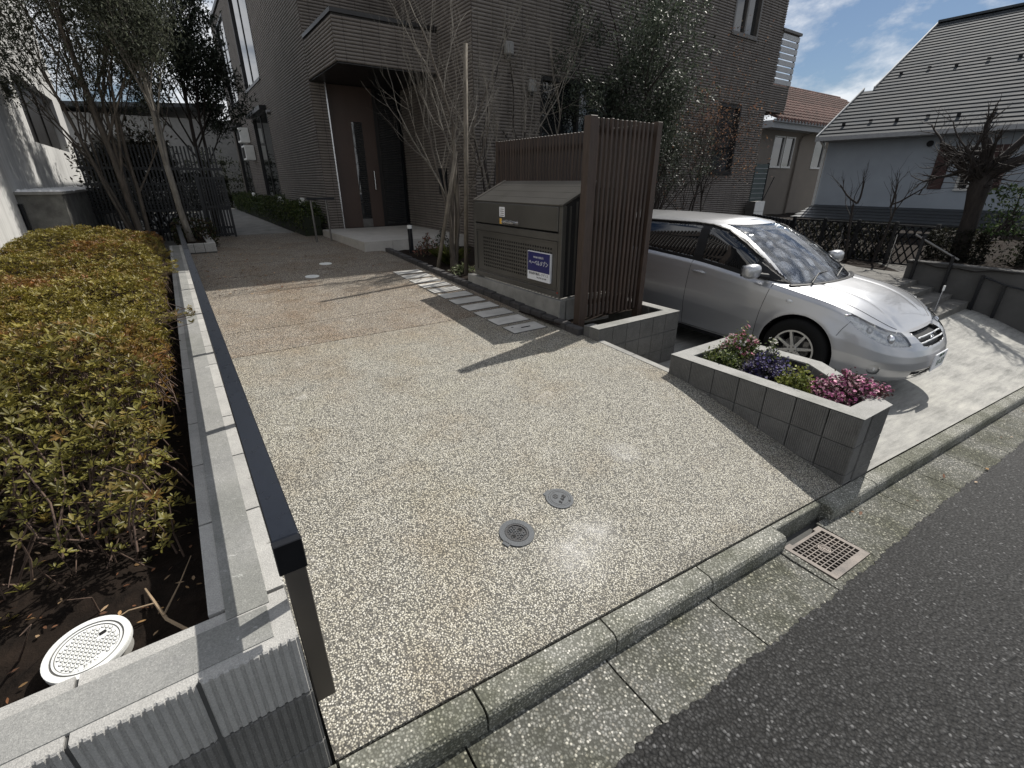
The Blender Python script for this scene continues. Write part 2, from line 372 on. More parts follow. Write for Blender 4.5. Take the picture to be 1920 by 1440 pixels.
    M['bark'] = bark('bark_grey', (.045,.036,.029), (.125,.105,.085))
    M['barkdark'] = bark('bark_dark', (.011,.008,.007), (.036,.028,.024), bump=1.0)
    M['barkpale'] = bark('bark_pale', (.09,.08,.068), (.22,.20,.17))
    M['stake'] = bark('old_stake', (.075,.062,.048), (.19,.165,.13), 30, .6)
    M['twig'] = simple('dry_twig', (.26,.19,.12), .8, var=.3)
    M['leaf'] = leafmat('glossy_leaf'); M['leafazalea'] = leafmat('azalea_leaf', .45, .2)
    M['leafdull'] = leafmat('dull_leaf', .7, .45, .25); M['petal'] = leafmat('petal', .6, .3)
    M['gravel'] = simple('white_gravel', (.80,.80,.80), .9, var=.12, nscale=30)
    M['deadleaf'] = simple('dead_leaf', (.22,.11,.06), .8, var=.4)
    # car
    m, t, b = newmat('silver_paint'); b.inputs['Base Color'].default_value = (.44,.445,.46,1); b.inputs['Metallic'].default_value = .65
    b.inputs['Roughness'].default_value = .34; b.inputs['Coat Weight'].default_value = .8; b.inputs['Coat Roughness'].default_value = .06
    fl = t.voro(pos(t), 1500, 'F1', 'Color'); n = t.noise(pos(t), 3, 4, .6)
    t.link(t.math('MULTIPLY_ADD', n, .10, .29), b.inputs['Roughness'])
    t.link(t.bump(t.noise(pos(t), 900, 2, .5), .04, .001), b.inputs['Normal']); M['paint'] = m
    m, t, b = newmat('silver_foil'); b.inputs['Base Color'].default_value = (.62,.64,.66,1); b.inputs['Metallic'].default_value = .9; b.inputs['Roughness'].default_value = .18
    t.link(t.bump(t.noise(objc(t), 5, 5, .6, dist=1.5), .5, .06), b.inputs['Normal']); M['foil'] = m
    M['rubber'] = simple('tyre_rubber', (.010,.010,.010), .85, bump=.3, bscale=120, spec=.15)
    M['trim'] = simple('black_trim', (.010,.010,.011), .55, spec=.3)
    M['chrome'] = simple('chrome', (.75,.76,.78), .08, metal=1.0, var=.03)
    M['bowl'] = simple('lamp_housing', (.66,.68,.69), .28, metal=.15, var=.25, nscale=22, spec=.8); M['alloy'] = simple('alloy', (.50,.50,.50), .3, metal=.9, var=.05)
    M['lampin'] = simple('lamp_bowl', (.70,.71,.72), .35, metal=.35, var=.15, nscale=14)
    m, t, b = newmat('lamp_glass'); b.inputs['Base Color'].default_value = (.9,.9,.9,1); b.inputs['Roughness'].default_value = .05
    tr = t.new('ShaderNodeBsdfTransparent'); gl = t.new('ShaderNodeBsdfGlossy'); gl.inputs['Roughness'].default_value = .04
    fr = t.new('ShaderNodeFresnel'); fr.inputs[0].default_value = 1.5
    mx = t.new('ShaderNodeMixShader'); t.link(t.math('ADD', fr.outputs[0], .08), mx.inputs[0]); t.link(tr.outputs[0], mx.inputs[1]); t.link(gl.outputs[0], mx.inputs[2])
    out = [n for n in t.n if n.type == 'OUTPUT_MATERIAL'][0]; t.link(mx.outputs[0], out.inputs[0]); M['lampglass'] = m
    M['signblue'] = simple('sign_blue', (.010,.012,.11), .35, var=.05)
    M['signwhite'] = simple('sign_white', (.74,.75,.78), .4, var=.04)
    M['ink'] = simple('ink', (.03,.03,.035), .5)
    M['green_ink'] = simple('plate_green', (.03,.10,.05), .5)
    M['yellow'] = simple('sticker_orange', (.65,.38,.06), .5)
    M['red'] = simple('red_lamp', (.35,.02,.015), .3)
setup_mats()
# ------------------------------------------------------------------ levels of the place
def lerp(a, b, t): return a+(b-a)*t
def sstep(t): t = min(max(t, 0), 1); return t*t*(3-2*t)
def z_drive(X, Y):
    zl = np.interp(Y, [.9,2.2,3.05,6.1,8.4,11,25], [.30,.36,.40,.515,.63,.66,.70])
    zr = np.interp(Y, [.8,1.1,1.42,1.76,2.0,2.18,3.05,6.1,8.4,11,25], [.035,.11,.19,.27,.32,.34,.385,.515,.63,.66,.70])
    return float(lerp(zl, zr, min(max(X/3.1, 0), 1)))
def z_kerb(X): return .30-.085*X
def z_gut(X): return .20-.085*X
def y_kback(X): return .915-.038*X
def y_kfront(X): return .815-.038*X
def y_gut(X): return .525-.035*X
def z_park(X, Y):
    zf = -.075-.022*(X-4.85)
    return lerp(z_kerb(X), zf, sstep((Y-y_kback(X))/1.6))
def sheet(name, mat, xs, ys, fz, skirt=0.0, fy=None, parent=None):
    V = []; F = []; nx, ny = len(xs), len(ys)
    for j, y in enumerate(ys):
        for i, x in enumerate(xs):
            yy = fy(x, y, j) if fy else y
            V.append((x, yy, fz(x, yy)))
    F = [(j*nx+i, j*nx+i+1, (j+1)*nx+i+1, (j+1)*nx+i) for j in range(ny-1) for i in range(nx-1)]
    if skirt:
        per = [(0, i) for i in range(nx)]+[(j, nx-1) for j in range(1, ny)]+[(ny-1, i) for i in range(nx-2, -1, -1)]+[(j, 0) for j in range(ny-2, 0, -1)]
        base = len(V); idx = [j*nx+i for j, i in per]
        for q in idx: V.append((V[q][0], V[q][1], V[q][2]-skirt))
        n = len(idx)
        F += [(idx[k], base+k, base+(k+1) % n, idx[(k+1) % n]) for k in range(n)]
    mb = MB(); mb.add(V, F)
    return mb.build(name, mat, parent, smooth=False)
def lin(a, b, n): return list(np.linspace(a, b, n))

# ------------------------------------------------------------------ ground, road, gutter, kerb
struct(sheet('ground', simple('far_ground', (.09,.085,.07), .95, var=.4, nscale=.5, bump=.3), lin(-260, 260, 14), lin(-260, 260, 14), lambda x, y: -2.6))
rw = np.random.default_rng(3)
def road_edge(x, y, j):
    if j < 14: return y
    return y_gut(x)+.004+.008*math.sin(x*2.1)+.005*math.sin(x*13.7+1)+.004*math.sin(x*61+2*math.sin(x*7))+.004*math.sin(x*143)+.003*math.sin(x*307)
yr = lin(-9, 0.2, 14)+[.4]
struct(sheet('road', M['asphalt'], lin(-6, -1, 6)+lin(-.9, 6, 460)+lin(6.3, 22, 12), yr, lambda x, y: z_gut(x)+.004, fy=road_edge))

gut = struct(bpy.data.objects.new('gutter', None)); COL.objects.link(gut)
kerb = struct(bpy.data.objects.new('kerb', None)); COL.objects.link(kerb)
gj = [-2.63,-2.03,-1.43,-.83,-.23,.375,.975,1.60,2.21,2.82,3.42,4.03,4.63,5.23,5.83,6.43,7.03,7.63,8.23,8.83,9.43,10.03]+[10.63+.6*k for k in range(9)]
def gut_block(x0, x1, notch=None):
    g = .004; a, b = x0+g, x1-g
    mb = MB()
    def cell(xa, xb, fa, fb):     # fa/fb: outer (road) and inner (kerb) offsets 0..1
        lo = []; hi = []
        for x, f in ((xa, fa), (xb, fa), (xb, fb), (xa, fb)):
            y = lerp(y_gut(x)-.03, y_kfront(x)+.03, f); z = z_gut(x)+.012*sstep((f-.75)*4)
            hi.append((x, y, z)); lo.append((x, y, z-.12))
        mb.hull8(lo, hi)
    if notch is None:
        for k in range(4): cell(a, b, k/4, (k+1)/4)
    else:
        nx0, nx1, nf0 = notch
        cell(a, nx0, 0, 1); cell(nx1, b, 0, 1); cell(nx0, nx1, 0, nf0)
    return mb.build('gutter_block', M['gutter'], gut)
for i in range(len(gj)-1):
    gut_block(gj[i], gj[i+1], (2.26, 2.66, .19) if i == 8 else None)
base = MB(); base.add([(-3, y_gut(-3)-.05, z_gut(-3)-.03), (15.3, y_gut(15.3)-.05, z_gut(15.3)-.03), (15.3, y_kback(15.3), z_gut(15.3)-.03), (-3, y_kback(-3), z_gut(-3)-.03)], [(0,1,2,3)])
pit = MB(); pit.box(2.2, 2.85, .3, .85, -.5, -.35)
base.build('bedding', M['mortar'], gut); pit.build('pit_floor', M['rust'], gut)
def kerb_section(x, setback=0.0):
    zg = z_gut(x); zb = z_kerb(x)-.002; yb, yf = y_kback(x)-.004, y_kfront(x)+setback
    r = random.uniform(-.0015, .0015)
    return [(x,yb,zg-.1),(x,yb,zb),(x,lerp(yb,yf,.70),zb-.003+r),(x,lerp(yb,yf,.88),zb-.010+r),(x,lerp(yb,yf,.97),zb-.026),(x,yf,zb-.045),(x,yf+.004,zg-.1)]
kj = [-2.9,-2.3,-1.7,-1.1,-.5,.03,.46,1.03,1.63,2.26,2.76,3.36,3.96,4.56,5.16,5.76,6.36,6.96,7.56,8.16,8.76,9.36,9.96]+[10.56+.6*k for k in range(9)]
for i in range(len(kj)-1):
    a, b = kj[i]+.004, kj[i+1]-.004; sb = .065 if i == 9 else 0.0
    n = 5; mb = MB(); secs = [kerb_section(lerp(a, b, k/(n-1)), sb) for k in range(n)]; m = len(secs[0])
    V = [p for s_ in secs for p in s_]
    F = [(k*m+j, (k+1)*m+j, (k+1)*m+j+1, k*m+j+1) for k in range(n-1) for j in range(m-1)]
    F += [tuple(range(m)), tuple(range((n-1)*m+m-1, (n-1)*m-1, -1))]
    mb.add(V, F).build('kerb_block', M['kerb'], kerb)

# ------------------------------------------------------------------ driveway: one slab per bay, open joints between
def drive_mat_with_wash():
    m = M['drive']; t = NT(m.node_tree); b = [n for n in t.n if n.type == 'BSDF_PRINCIPLED'][0]
    src = b.inputs['Base Color'].links[0].from_socket; P = pos(t)
    acc = src
    for c, r in (((1.14,1.16,.25), .20), ((1.35,1.22,.25), .17), ((1.95,1.62,.25), .13)):
        d = t.new('ShaderNodeVectorMath'); d.operation = 'DISTANCE'; t.link(P, d.inputs[0]); d.inputs[1].default_value = c
        f = t.math('SUBTRACT', 1.0, t.math('DIVIDE', d.outputs['Value'], r), clamp=True)
        n = t.noise(P, 11, 6, .7)
        k = t.math('MULTIPLY', t.math('MULTIPLY', f, t.math('POWER', t.math('MULTIPLY', n, 1.75), 3.0)), .34, clamp=True)
        acc = t.mix(k, acc, (.72,.71,.69))
    # browner towards the upper bays, in patches
    sp = t.new('ShaderNodeSeparateXYZ'); t.link(P, sp.inputs[0])
    g_ = t.math('ADD', t.math('MULTIPLY_ADD', sp.outputs[1], .55, -1.75), t.math('MULTIPLY_ADD', t.noise(P, 2.3, 6, .65), 2.2, -1.1), clamp=True)
    acc = t.mix(t.math('MULTIPLY', g_, .75), acc, t.mix(1.0, acc, (.84,.73,.63), 'MULTIPLY'))
    # dirt along the kerb side and the wall foot
    d_ = t.math('SUBTRACT', 1.0, t.math('MULTIPLY', t.math('ABSOLUTE', t.math('SUBTRACT', sp.outputs[1], t.math('MULTIPLY_ADD', sp.outputs[0], -.038, .92))), 9.0), clamp=True)
    acc = t.mix(t.math('MULTIPLY', d_, t.noise(P, 6, 5, .6)), acc, t.mix(1.0, acc, (.55,.54,.52), 'MULTIPLY'))
    t.link(acc, b.inputs['Base Color'])
drive_mat_with_wash()
drive = struct(bpy.data.objects.new('driveway', None)); COL.objects.link(drive)
Yj = [None, 4.30, 4.98, 6.48, 7.46, 8.35, 10.4]
xs = lin(.028, 3.098, 24)
sheet('driveway_slab', M['drive'], xs, lin(0, 1, 26), lambda x, y: z_drive(x, y), .12, fy=lambda x, y, j: lerp(y_kback(x)+.004, 4.295, y), parent=drive)
for a, b in zip(Yj[1:-1], Yj[2:]):
    sheet('driveway_slab', M['drive2'], lin(.028, 3.04, 12), lin(a+.005, b-.005, 6), lambda x, y: z_drive(x, y), .12, parent=drive)
sheet('driveway_slab', M['drive2'], lin(.55, 2.9, 8), lin(10.405, 12.65, 5), lambda x, y: z_drive(x, y), .12, parent=drive)
sheet('path_slab', M['conc'], lin(1.0, 2.35, 4), lin(12.66, 25, 6), lambda x, y: z_drive(x, y)+.003, .1, parent=drive)
sheet('joint_bed', M['mortar'], lin(.03, 3.03, 4), lin(4.2, 10.5, 12), lambda x, y: z_drive(x, y)-.02, parent=drive)
# pale inset pavers along the planting strip
for k in range(15):
    y0 = 3.615+k*.298; 
    if y0 > 6.7: break
    q = MB(); x0, x1, y1 = 2.535, 2.935, y0+.205
    hi = [(x, y, z_drive(x, y)+.006) for x, y in ((x0,y0),(x1,y0),(x1,y1),(x0,y1))]
    q.hull8([(p[0],p[1],p[2]-.05) for p in hi], hi); q.build('inset_paver', M['paver'], drive)
    q = MB(); hi = [(x, y, z_drive(x, y)+.003) for x, y in ((x0-.012,y0-.012),(x1+.012,y0-.012),(x1+.012,y1+.012),(x0-.012,y1+.012))]
    q.hull8([(p[0],p[1],p[2]-.04) for p in hi], hi); q.build('paver_joint', M['mortar'], drive)
    if k == 0:
        z = z_drive(2.72, 3.7)+.0105
        MB().box(2.69, 2.80, 3.705, 3.722, z-.004, z).build('paver_slot', M['hole'], drive)
        MB().box(2.60, 2.625, 3.76, 3.775, z-.004, z).build('paver_slot', M['hole'], drive)
# concrete edging where the drive drops to the parking bay
q = MB()
for y0, y1 in ((2.19, 2.60), (2.606, 3.02)):
    hi = [(x, y, z_drive(3.09, y)+.004) for x, y in ((3.10,y0),(3.165,y0),(3.165,y1),(3.10,y1))]
    q.hull8([(p[0],p[1],-.3) for p in hi], hi)
q.build('edging', M['conc'], drive)

# parking bay
park = sheet('parking_bay', M['slab'], lin(3.12, 10.96, 40), lin(0, 1, 40), lambda x, y: z_park(x, y), 0, fy=lambda x, y, j: lerp(y_kback(x)+.006, 8.4, y)); struct(park)
# garden soil
def bumpy(z0, a): return lambda x, y: z0+a*(math.sin(x*7.3+y*3.1)*.5+math.sin(x*17+y*13)*.3+math.sin(y*29-x*23)*.2)
struct(sheet('garden_soil', M['soil'], lin(-2.1, -.16, 40), lin(1.08, 9.95, 120), bumpy(.62, .03)))
struct(sheet('garden_soil', M['soil'], lin(3.2, 15, 40), lin(5.75, 8.5, 16), bumpy(.50, .03)))
struct(sheet('garden_soil', M['soil'], lin(3.0, 4.3, 10), lin(3.5, 5.9, 16), bumpy(.44, .015)))
struct(sheet('garden_soil', M['soil'], lin(3.06, 4.9, 14), lin(5.5, 8.6, 16), lambda x, y: bumpy(z_drive(3, y)-.03, .02)(x, y)))
struct(sheet('garden_soil', M['soil'], lin(10.9, 24, 30), lin(.4, 3.0, 12), bumpy(.44, .05)))
struct(sheet('garden_soil', M['soil'], lin(11.6, 30, 30), lin(3.0, 16, 20), bumpy(.15, .05)))
struct(sheet('neighbour_yard', M['gravel'], lin(-9, -2.0, 20), lin(.5, 26, 40), bumpy(.79, .02)))
struct(sheet('side_yard', M['concdark'], lin(-2.2, 1.05, 8), lin(9.9, 30, 10), lambda x, y: .60+.02*math.sin(x*5+y)))
struct(sheet('back_ground', M['concdark'], lin(2.3, 3.2, 4), lin(11, 26, 6), lambda x, y: .6))

# ------------------------------------------------------------------ ribbed concrete blocks
_blk = {}
def block_mesh(L, H, T, pitch, mat, mid=False, depth=.004):
    k = (round(L,3), round(H,3), round(T,3), pitch, mat.name, mid)
    if k in _blk: return _blk[k]
    n = max(1, int(round(L/pitch))); pts = []
    for i in range(n):
        x0, x1 = L*i/n, L*(i+1)/n; w = x1-x0
        pts += [(x0+w*.12, 0), (x0+w*.62, 0), (x0+w*.74, depth), (x0+w*.98, depth)]
    if mid: pts = [(x, y+(.010 if abs(x-L/2) < pitch*.3 else 0)) for x, y in pts]
    pts = [(0, depth)]+pts+[(L, depth), (L, T), (0, T)]
    # chamfered top edge: body a little lower at the face
    mb = MB(); m = len(pts); ch = .004
    V = [(x, y, 0) for x, y in pts]+[(x, y, H-ch) for x, y in pts]+[(x, y+(ch if y < T*.5 else 0), H) for x, y in pts]
    F = [tuple(range(m-1, -1, -1)), tuple(range(2*m, 3*m))]
    for r in (0, 1):
        for i in range(m): j = (i+1) % m; F.append((r*m+i, r*m+j, r*m+m+j, r*m+m+i))
    me = mb.add(V, F).mesh('block', mat); _blk[k] = me; return me
def block_row(parent, p0, p1, z0, H, T, mod, pitch, mat, mid=False, joint=.008, name='block', skew=0.0):
    """blocks from p0 to p1; outer face on the right-hand side when walking p0 -> p1"""
    p0 = np.array(p0, float); p1 = np.array(p1, float); D = np.linalg.norm(p1-p0); a = math.atan2(*(p1-p0)[::-1])
    s = 0.0
    while s < D-.03:
        L = min(mod, D-s)
        if D-s-L < .05: L = D-s
        me = block_mesh(L-joint, H-joint, T, pitch, mat, mid)
        p = p0+(p1-p0)/D*(s+joint/2)
        o = link(name, me, parent, (p[0], p[1], z0+joint/2), (0, 0, a)); s += L

# left retaining wall: long leg beside the drive, short leg along the street
lw = thing('block_retaining_wall', 'L-shaped grey ribbed block wall holding the azalea bed beside the black rail', 'wall')
ZW = .815
for c in range(3):
    block_row(lw, (.022, 1.10), (.022, (9.88, 9.2, 6.4)[c]), ZW-.2*(c+1), .2, .176, .4, .02, M['blockpale'], True)
for c in range(4):
    block_row(lw, (-3.2, .915), (.022, .915), ZW-.2*(c+1), .2, .176, .4, .02, M['block'] if c else M['blockpale'], True)
q = MB(); q.box(-.150, .012, 1.2, 9.87, .1, ZW-.196); q.box(-3.2, .016, .922, 1.085, -.1, ZW-.01)
q.build('mortar', M['mortar'], lw)
q = MB(); q.box(-.118, -.022, 1.062, 9.86, ZW-.06, ZW-.0015); q.box(-3.2, -.03, .948, 1.055, ZW-.06, ZW-.0015)
q.build('mortar_fill', M['fill'], lw)

# handrail
hr = thing('handrail', 'low black flat-topped metal handrail running along the block wall', 'handrail')
rx0, rx1, rz = .014, .074, 1.055
MB().cbox(((rx0+rx1)/2, (.975+6.995)/2, rz-.02), (rx1-rx0, 6.02, .04), .003).build('rail_cap', M['rail'], hr)
MB().cbox(((rx0+rx1)/2, (7.0+12.9)/2, rz-.02), (rx1-rx0, 5.9, .04), .003).build('rail_cap', M['rail'], hr)
MB().cbox(((rx0+rx1)/2, .962, rz-.0425), (rx1-rx0+.002, .022, .085), .002).build('end_cap', M['blackmetal'], hr)
for k in range(11):
    y = 1.035+1.152*k
    MB().cbox(((rx0+rx1)/2+.006, y, (.42+rz-.041)/2), (.052, .03, rz-.041-.42), .002).build('post', M['bronze'], hr)
# ------------------------------------------------------------------ planters
def planter(name, label, outline, ztop, courses, T, soilz, trims, rows_mat):
    """outline: outer corners walked counter-clockwise seen from below-right (outer face to the right)"""
    t = thing(name, label, 'planter')
    n = len(outline)
    for i in range(n):
        p0 = np.array(outline[i], float); p1 = np.array(outline[(i+1) % n], float); d = (p1-p0)/np.linalg.norm(p1-p0)
        a, b = trims[i]
        if a is None: continue
        for c in range(courses):
            block_row(t, p0+d*a, p1-d*b, ztop-.2*(c+1)-(.0012*i), .2, T, .2, .0125, rows_mat)
    c = np.mean(np.array(outline), axis=0)
    q = MB(); 
    q.prism([tuple(c+(np.array(p)-c)*(1-.035)) for p in outline], ztop-.2*courses, soilz-.02); q.build('mortar', M['mortar'], t)
    return t
OUT = [(3.10,2.19),(3.10,.80),(3.48,.785),(3.925,1.40),(3.925,2.19)]
fp = planter('flower_planter', 'five-sided ribbed block planter full of flowers between driveway and car', OUT, .50, 3, .125, .42, [(0,0),(.126,0.02),(.05,.05),(.05,0),(.126,.126)], M['block'])
T = .125
q = MB(); inn = [(3.225,2.065),(3.225,.925),(3.42,.915),(3.80,1.44),(3.80,2.065)]
# cast top ledge over the blocks
n = 5; V = [(x,y,.5035) for x,y in OUT]+[(x,y,.5035) for x,y in inn]+[(x,y,.40) for x,y in inn]
q.add(V, [(i,(i+1)%n,n+(i+1)%n,n+i) for i in range(n)]+[(n+i,n+(i+1)%n,2*n+(i+1)%n,2*n+i) for i in range(n)])
q.build('top_ledge', M['blocktop'], fp)
q = MB(); q.prism(inn, .30, .435); q.build('soil', M['soil'], fp)
OUT2 = [(3.10,3.22),(3.10,3.02),(4.33,3.02),(4.33,6.9)]
sp_ = thing('screen_planter', 'low ribbed block planter wrapping the foot of the tall slatted screen', 'planter')
for c in range(3):
    block_row(sp_, (3.10,3.146), (3.10,3.02+.126), .3-.2*c, .2, .125, .2, .0125, M['block'])
    block_row(sp_, (3.10,3.02), (4.33,3.02), .3-.2*c-.001, .2, .125, .2, .0125, M['block'])
    block_row(sp_, (4.33,3.02+.126), (4.33,5.9), .3-.2*c-.002, .2, .125, .2, .0125, M['block'])
block_row(sp_, (3.10,3.23), (3.10,3.15), .3, .2, .125, .2, .0125, M['block'])
q = MB(); q.box(3.108, 4.32, 3.03, 3.14, -.3, .49); q.box(4.215, 4.322, 3.03, 5.89, -.3, .488); q.build('mortar', M['mortar'], sp_)
q = MB(); q.add([(3.10,3.02,.5035),(4.33,3.02,.5035),(4.33,5.9,.5035),(4.205,5.9,.5035),(4.205,3.145,.5035),(3.10,3.145,.5035)],[(0,1,4,5),(1,2,3,4)])
q.add([(4.205,5.9,.40),(4.205,3.145,.40),(3.10,3.145,.40),(3.10,3.145,.5035),(4.205,3.145,.5035),(4.205,5.9,.5035)],[(1,2,3,4),(0,1,4,5)])
q.build('top_ledge', M['blocktop'], sp_)

# dark brick edging along the planting strip
be = thing('brick_edging', 'row of dark brick setts edging the planting strip by the pale pavers', 'edging')
y = 3.235; k = 0
me = MB().cbox((0,0,0), (.092,.19,.11), .008).mesh('brick', M['brick'])
while y < 8.4:
    o = link('brick', me, be, (3.085+random.uniform(-.003,.003), y+.1, z_drive(3.09, y+.1)+.012+random.uniform(-.004,.004)), (random.uniform(-.01,.01), random.uniform(-.015,.015), random.uniform(-.012,.012))); y += .2

# ------------------------------------------------------------------ garbage collection box
gb = thing('garbage_box', 'brown metal garbage collection box with sloping lid and perforated front panel', 'garbage box')
bx, by0, by1, zb0, zt, zbk, xk = 3.15, 3.675, 5.415, .672, 1.58, 1.80, 3.62
MB().box(3.20, 3.86, by0-.05, by1+.10, .36, .655).build('plinth', M['conc'], thing('concrete_plinth', 'low cast concrete plinth under the brown garbage box', 'plinth'))
pl = [o for o in COL.objects if o.name == 'concrete_plinth'][0]
pl.children[0].name = 'plinth_block'
MB().box(3.12, 3.21, by0-.05, by1+.14, .34, .652).build('plinth_edge', M['conc'], pl)
P = .055
q = MB(); q.cbox((bx+P/2, by0+P/2, (zb0+zt)/2), (P, P, zt-zb0), .004); q.build('corner_post', M['boxmetal'], gb)
q = MB(); q.cbox((bx+P/2, by1-P/2, (zb0+zt)/2), (P, P, zt-zb0), .004); q.build('corner_post', M['boxmetal'], gb)
q = MB(); q.cbox((bx+.022, (by0+by1)/2, zb0+.03), (.044, by1-by0-2*P-.002, .06), .003); q.build('bottom_rail', M['boxmetal'], gb)
q = MB(); q.cbox((bx+.022, (by0+by1)/2, 1.278), (.044, by1-by0-2*P-.002, .075), .003); q.build('middle_rail', M['boxmetal'], gb)
MB().cbox((bx+.008, (by0+by1)/2, (1.335+zt-.012)/2), (.028, by1-by0-2*P-.012, zt-.012-1.335), .004).build('lid_front', M['boxmetal'], gb)
# perforated front panel: a sheet with real round holes
ya, yb_, za, zb_ = by0+P+.008, by1-P-.008, zb0+.066, 1.236
def perforated(x, y0, y1, z0, z1, hy0, hy1, hz0, hz1, cy, cz, r):
    mb = MB(); ny = int(round((hy1-hy0)/cy)); nz = int(round((hz1-hz0)/cz)); cy = (hy1-hy0)/ny; cz = (hz1-hz0)/nz
    mb.add([(x,y0,z0),(x,y1,z0),(x,y1,hz0),(x,y0,hz0)], [(3,2,1,0)]); mb.add([(x,y0,hz1),(x,y1,hz1),(x,y1,z1),(x,y0,z1)], [(3,2,1,0)])
    mb.add([(x,y0,hz0),(x,hy0,hz0),(x,hy0,hz1),(x,y0,hz1)], [(3,2,1,0)]); mb.add([(x,hy1,hz0),(x,y1,hz0),(x,y1,hz1),(x,hy1,hz1)], [(3,2,1,0)])
    sq = [(-1,-1),(0,-1),(1,-1),(1,0),(1,1),(0,1),(-1,1),(-1,0)]
    for i in range(ny):
        for j in range(nz):
            c0, c1 = hy0+(i+.5)*cy, hz0+(j+.5)*cz
            outer = [(x, c0+a*cy/2, c1+b*cz/2) for a, b in sq]
            ang = [math.atan2(b, a) for a, b in sq]
            inner = [(x, c0+r*math.cos(t_), c1+r*math.sin(t_)) for t_ in ang]; deep = [(x+.006, p[1], p[2]) for p in inner]
            mb.add(outer+inner+deep, [(k, 8+k, 8+(k+1)%8, (k+1)%8) for k in range(8)]+[(8+k, 16+k, 16+(k+1)%8, 8+(k+1)%8) for k in range(8)])
    return mb
perforated(bx+.012, ya, yb_, za, zb_, 3.83, 5.205, .80, 1.175, .0443, .0417, .0135).build('perforated_panel', M['boxmetal'], gb)
q = MB(); fw = .014
for (a, b, c, d) in ((ya,yb_,za,za+fw),(ya,yb_,zb_-fw,zb_),(ya,ya+fw,za+fw,zb_-fw),(yb_-fw,yb_,za+fw,zb_-fw)): q.box(bx+.002, bx+.0118, a, b, c, d)
q.build('panel_frame', M['boxmetal'], gb)
MB().box(bx+.06, bx+.065, by0+.06, by1-.06, zb0+.05, 1.5).build('inner_lining', M['boxdark'], gb)
# sloping lid of four strips and end caps
L = math.hypot(xk-bx, zbk-zt); ang = math.atan2(zbk-zt, xk-bx)
for k in range(4):
    s0, s1 = k*L/4+.003, (k+1)*L/4-.001
    lo = []; hi = []
    for s_, yy in ((s0,by0+.062),(s1,by0+.062),(s1,by1-.062),(s0,by1-.062)):
        x, z = bx+s_*math.cos(ang), zt+s_*math.sin(ang)
        hi.append((x,yy,z+.006)); lo.append((x+.01,yy,z-.02))
    MB().hull8(lo, hi).build('lid_strip', M['boxmetal'], gb)
for y0, y1 in ((by0,by0+.06),(by1-.06,by1)):
    lo = [(bx,y0,zt-.01),(xk,y0,zbk-.01),(xk,y1,zbk-.01),(bx,y1,zt-.01)]; hi = [(x,y,z+.022) for x,y,z in lo]
    MB().hull8(lo, hi).build('lid_edge', M['bronze'] if y0 > 5 else M['boxmetal'], gb)
MB().box(xk, 3.86, by0, by1, zbk-.06, zbk+.006).build('lid_back', M['boxmetal'], gb)
for y0, y1 in ((by0+.012,by0+.022),(by1-.022,by1-.012)):
    pr_ = [(bx+P,zb0),(3.85,zb0),(3.85,zbk-.065),(xk,zbk-.03),(bx+P,zt)]
    mb = MB(); n = 5; mb.add([(x,y0,z) for x,z in pr_]+[(x,y1,z) for x,z in pr_], [tuple(range(n)), tuple(range(2*n-1,n-1,-1))]+[(i,n+i,n+(i+1)%n,(i+1)%n) for i in range(n)])
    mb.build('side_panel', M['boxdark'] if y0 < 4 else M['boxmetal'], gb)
for k in range(8):
    x = bx+.10+k*.083
    MB().box(x, x+.02, by0+.003, by0+.0118, zb0+.02, min(zt+(x-bx)*math.tan(ang)-.05, 1.72)).build('side_rib', M['boxmetal'], gb)
# handle, stickers, sign
q = MB(); q.tube([(bx-.004,4.70,1.372),(bx-.035,4.70,1.372),(bx-.035,4.47,1.372),(bx-.004,4.47,1.372)], .011, 8); q.box(bx-.008, bx-.0005, 4.42, 4.75, 1.348, 1.396)
q.build('handle', M['steel'], gb, smooth=False)
s1 = MB().box(bx-.0085, bx-.006, 4.685, 4.795, 1.425, 1.53).build('sticker', M['signwhite'], gb)
for k in range(4): MB().box(bx-.0095, bx-.0086, 4.70, 4.78-.01*(k%2), 1.437+k*.022, 1.444+k*.022).build('print_line', M['dimsteel'], s1)
MB().box(bx-.0085, bx-.006, 4.745, 4.79, 1.345, 1.405).build('warning_sticker', M['yellow'], gb)
MB().box(bx-.007, bx-.0002, 3.70, 3.715, zb0+.045, zb0+.057).build('lock_tab', M['red'], gb)
FM = lambda y, z, dx=0: frame_M((bx-.0165-dx, y, z), (0,-1,0), (0,0,1))
sy0, sy1, sz0, sz1 = 3.828, 4.225, .80, 1.105
sg = MB().box(bx-.012, bx+.011, sy0, sy1, sz0, sz1).build('sign_plate', M['signwhite'], gb); sg['label'] = 'blue and white notice plate with white lettering'
MB().box(bx-.0145, bx-.0122, sy0+.007, sy1-.007, sz0+.095, sz1-.007).build('blue_field', M['signblue'], sg)
cy_ = (sy0+sy1)/2
text_obj('lettering', 'ヘーベルメゾン', .060, M['signwhite'], sg, FM(cy_, .985, -.001), .0012, sx=.80)
text_obj('lettering', '旭化成の賃貸住宅', .022, M['signwhite'], sg, FM(cy_, 1.046, -.001), .0006)
text_obj('lettering', '旭化成不動産レジデンス', .032, M['ink'], sg, FM(cy_, .868, .0-.0035), .0006, sx=.98)
text_obj('lettering', 'TEL.0120-221-090', .023, M['ink'], sg, FM(cy_-.055, .833, -.0035), .0006)

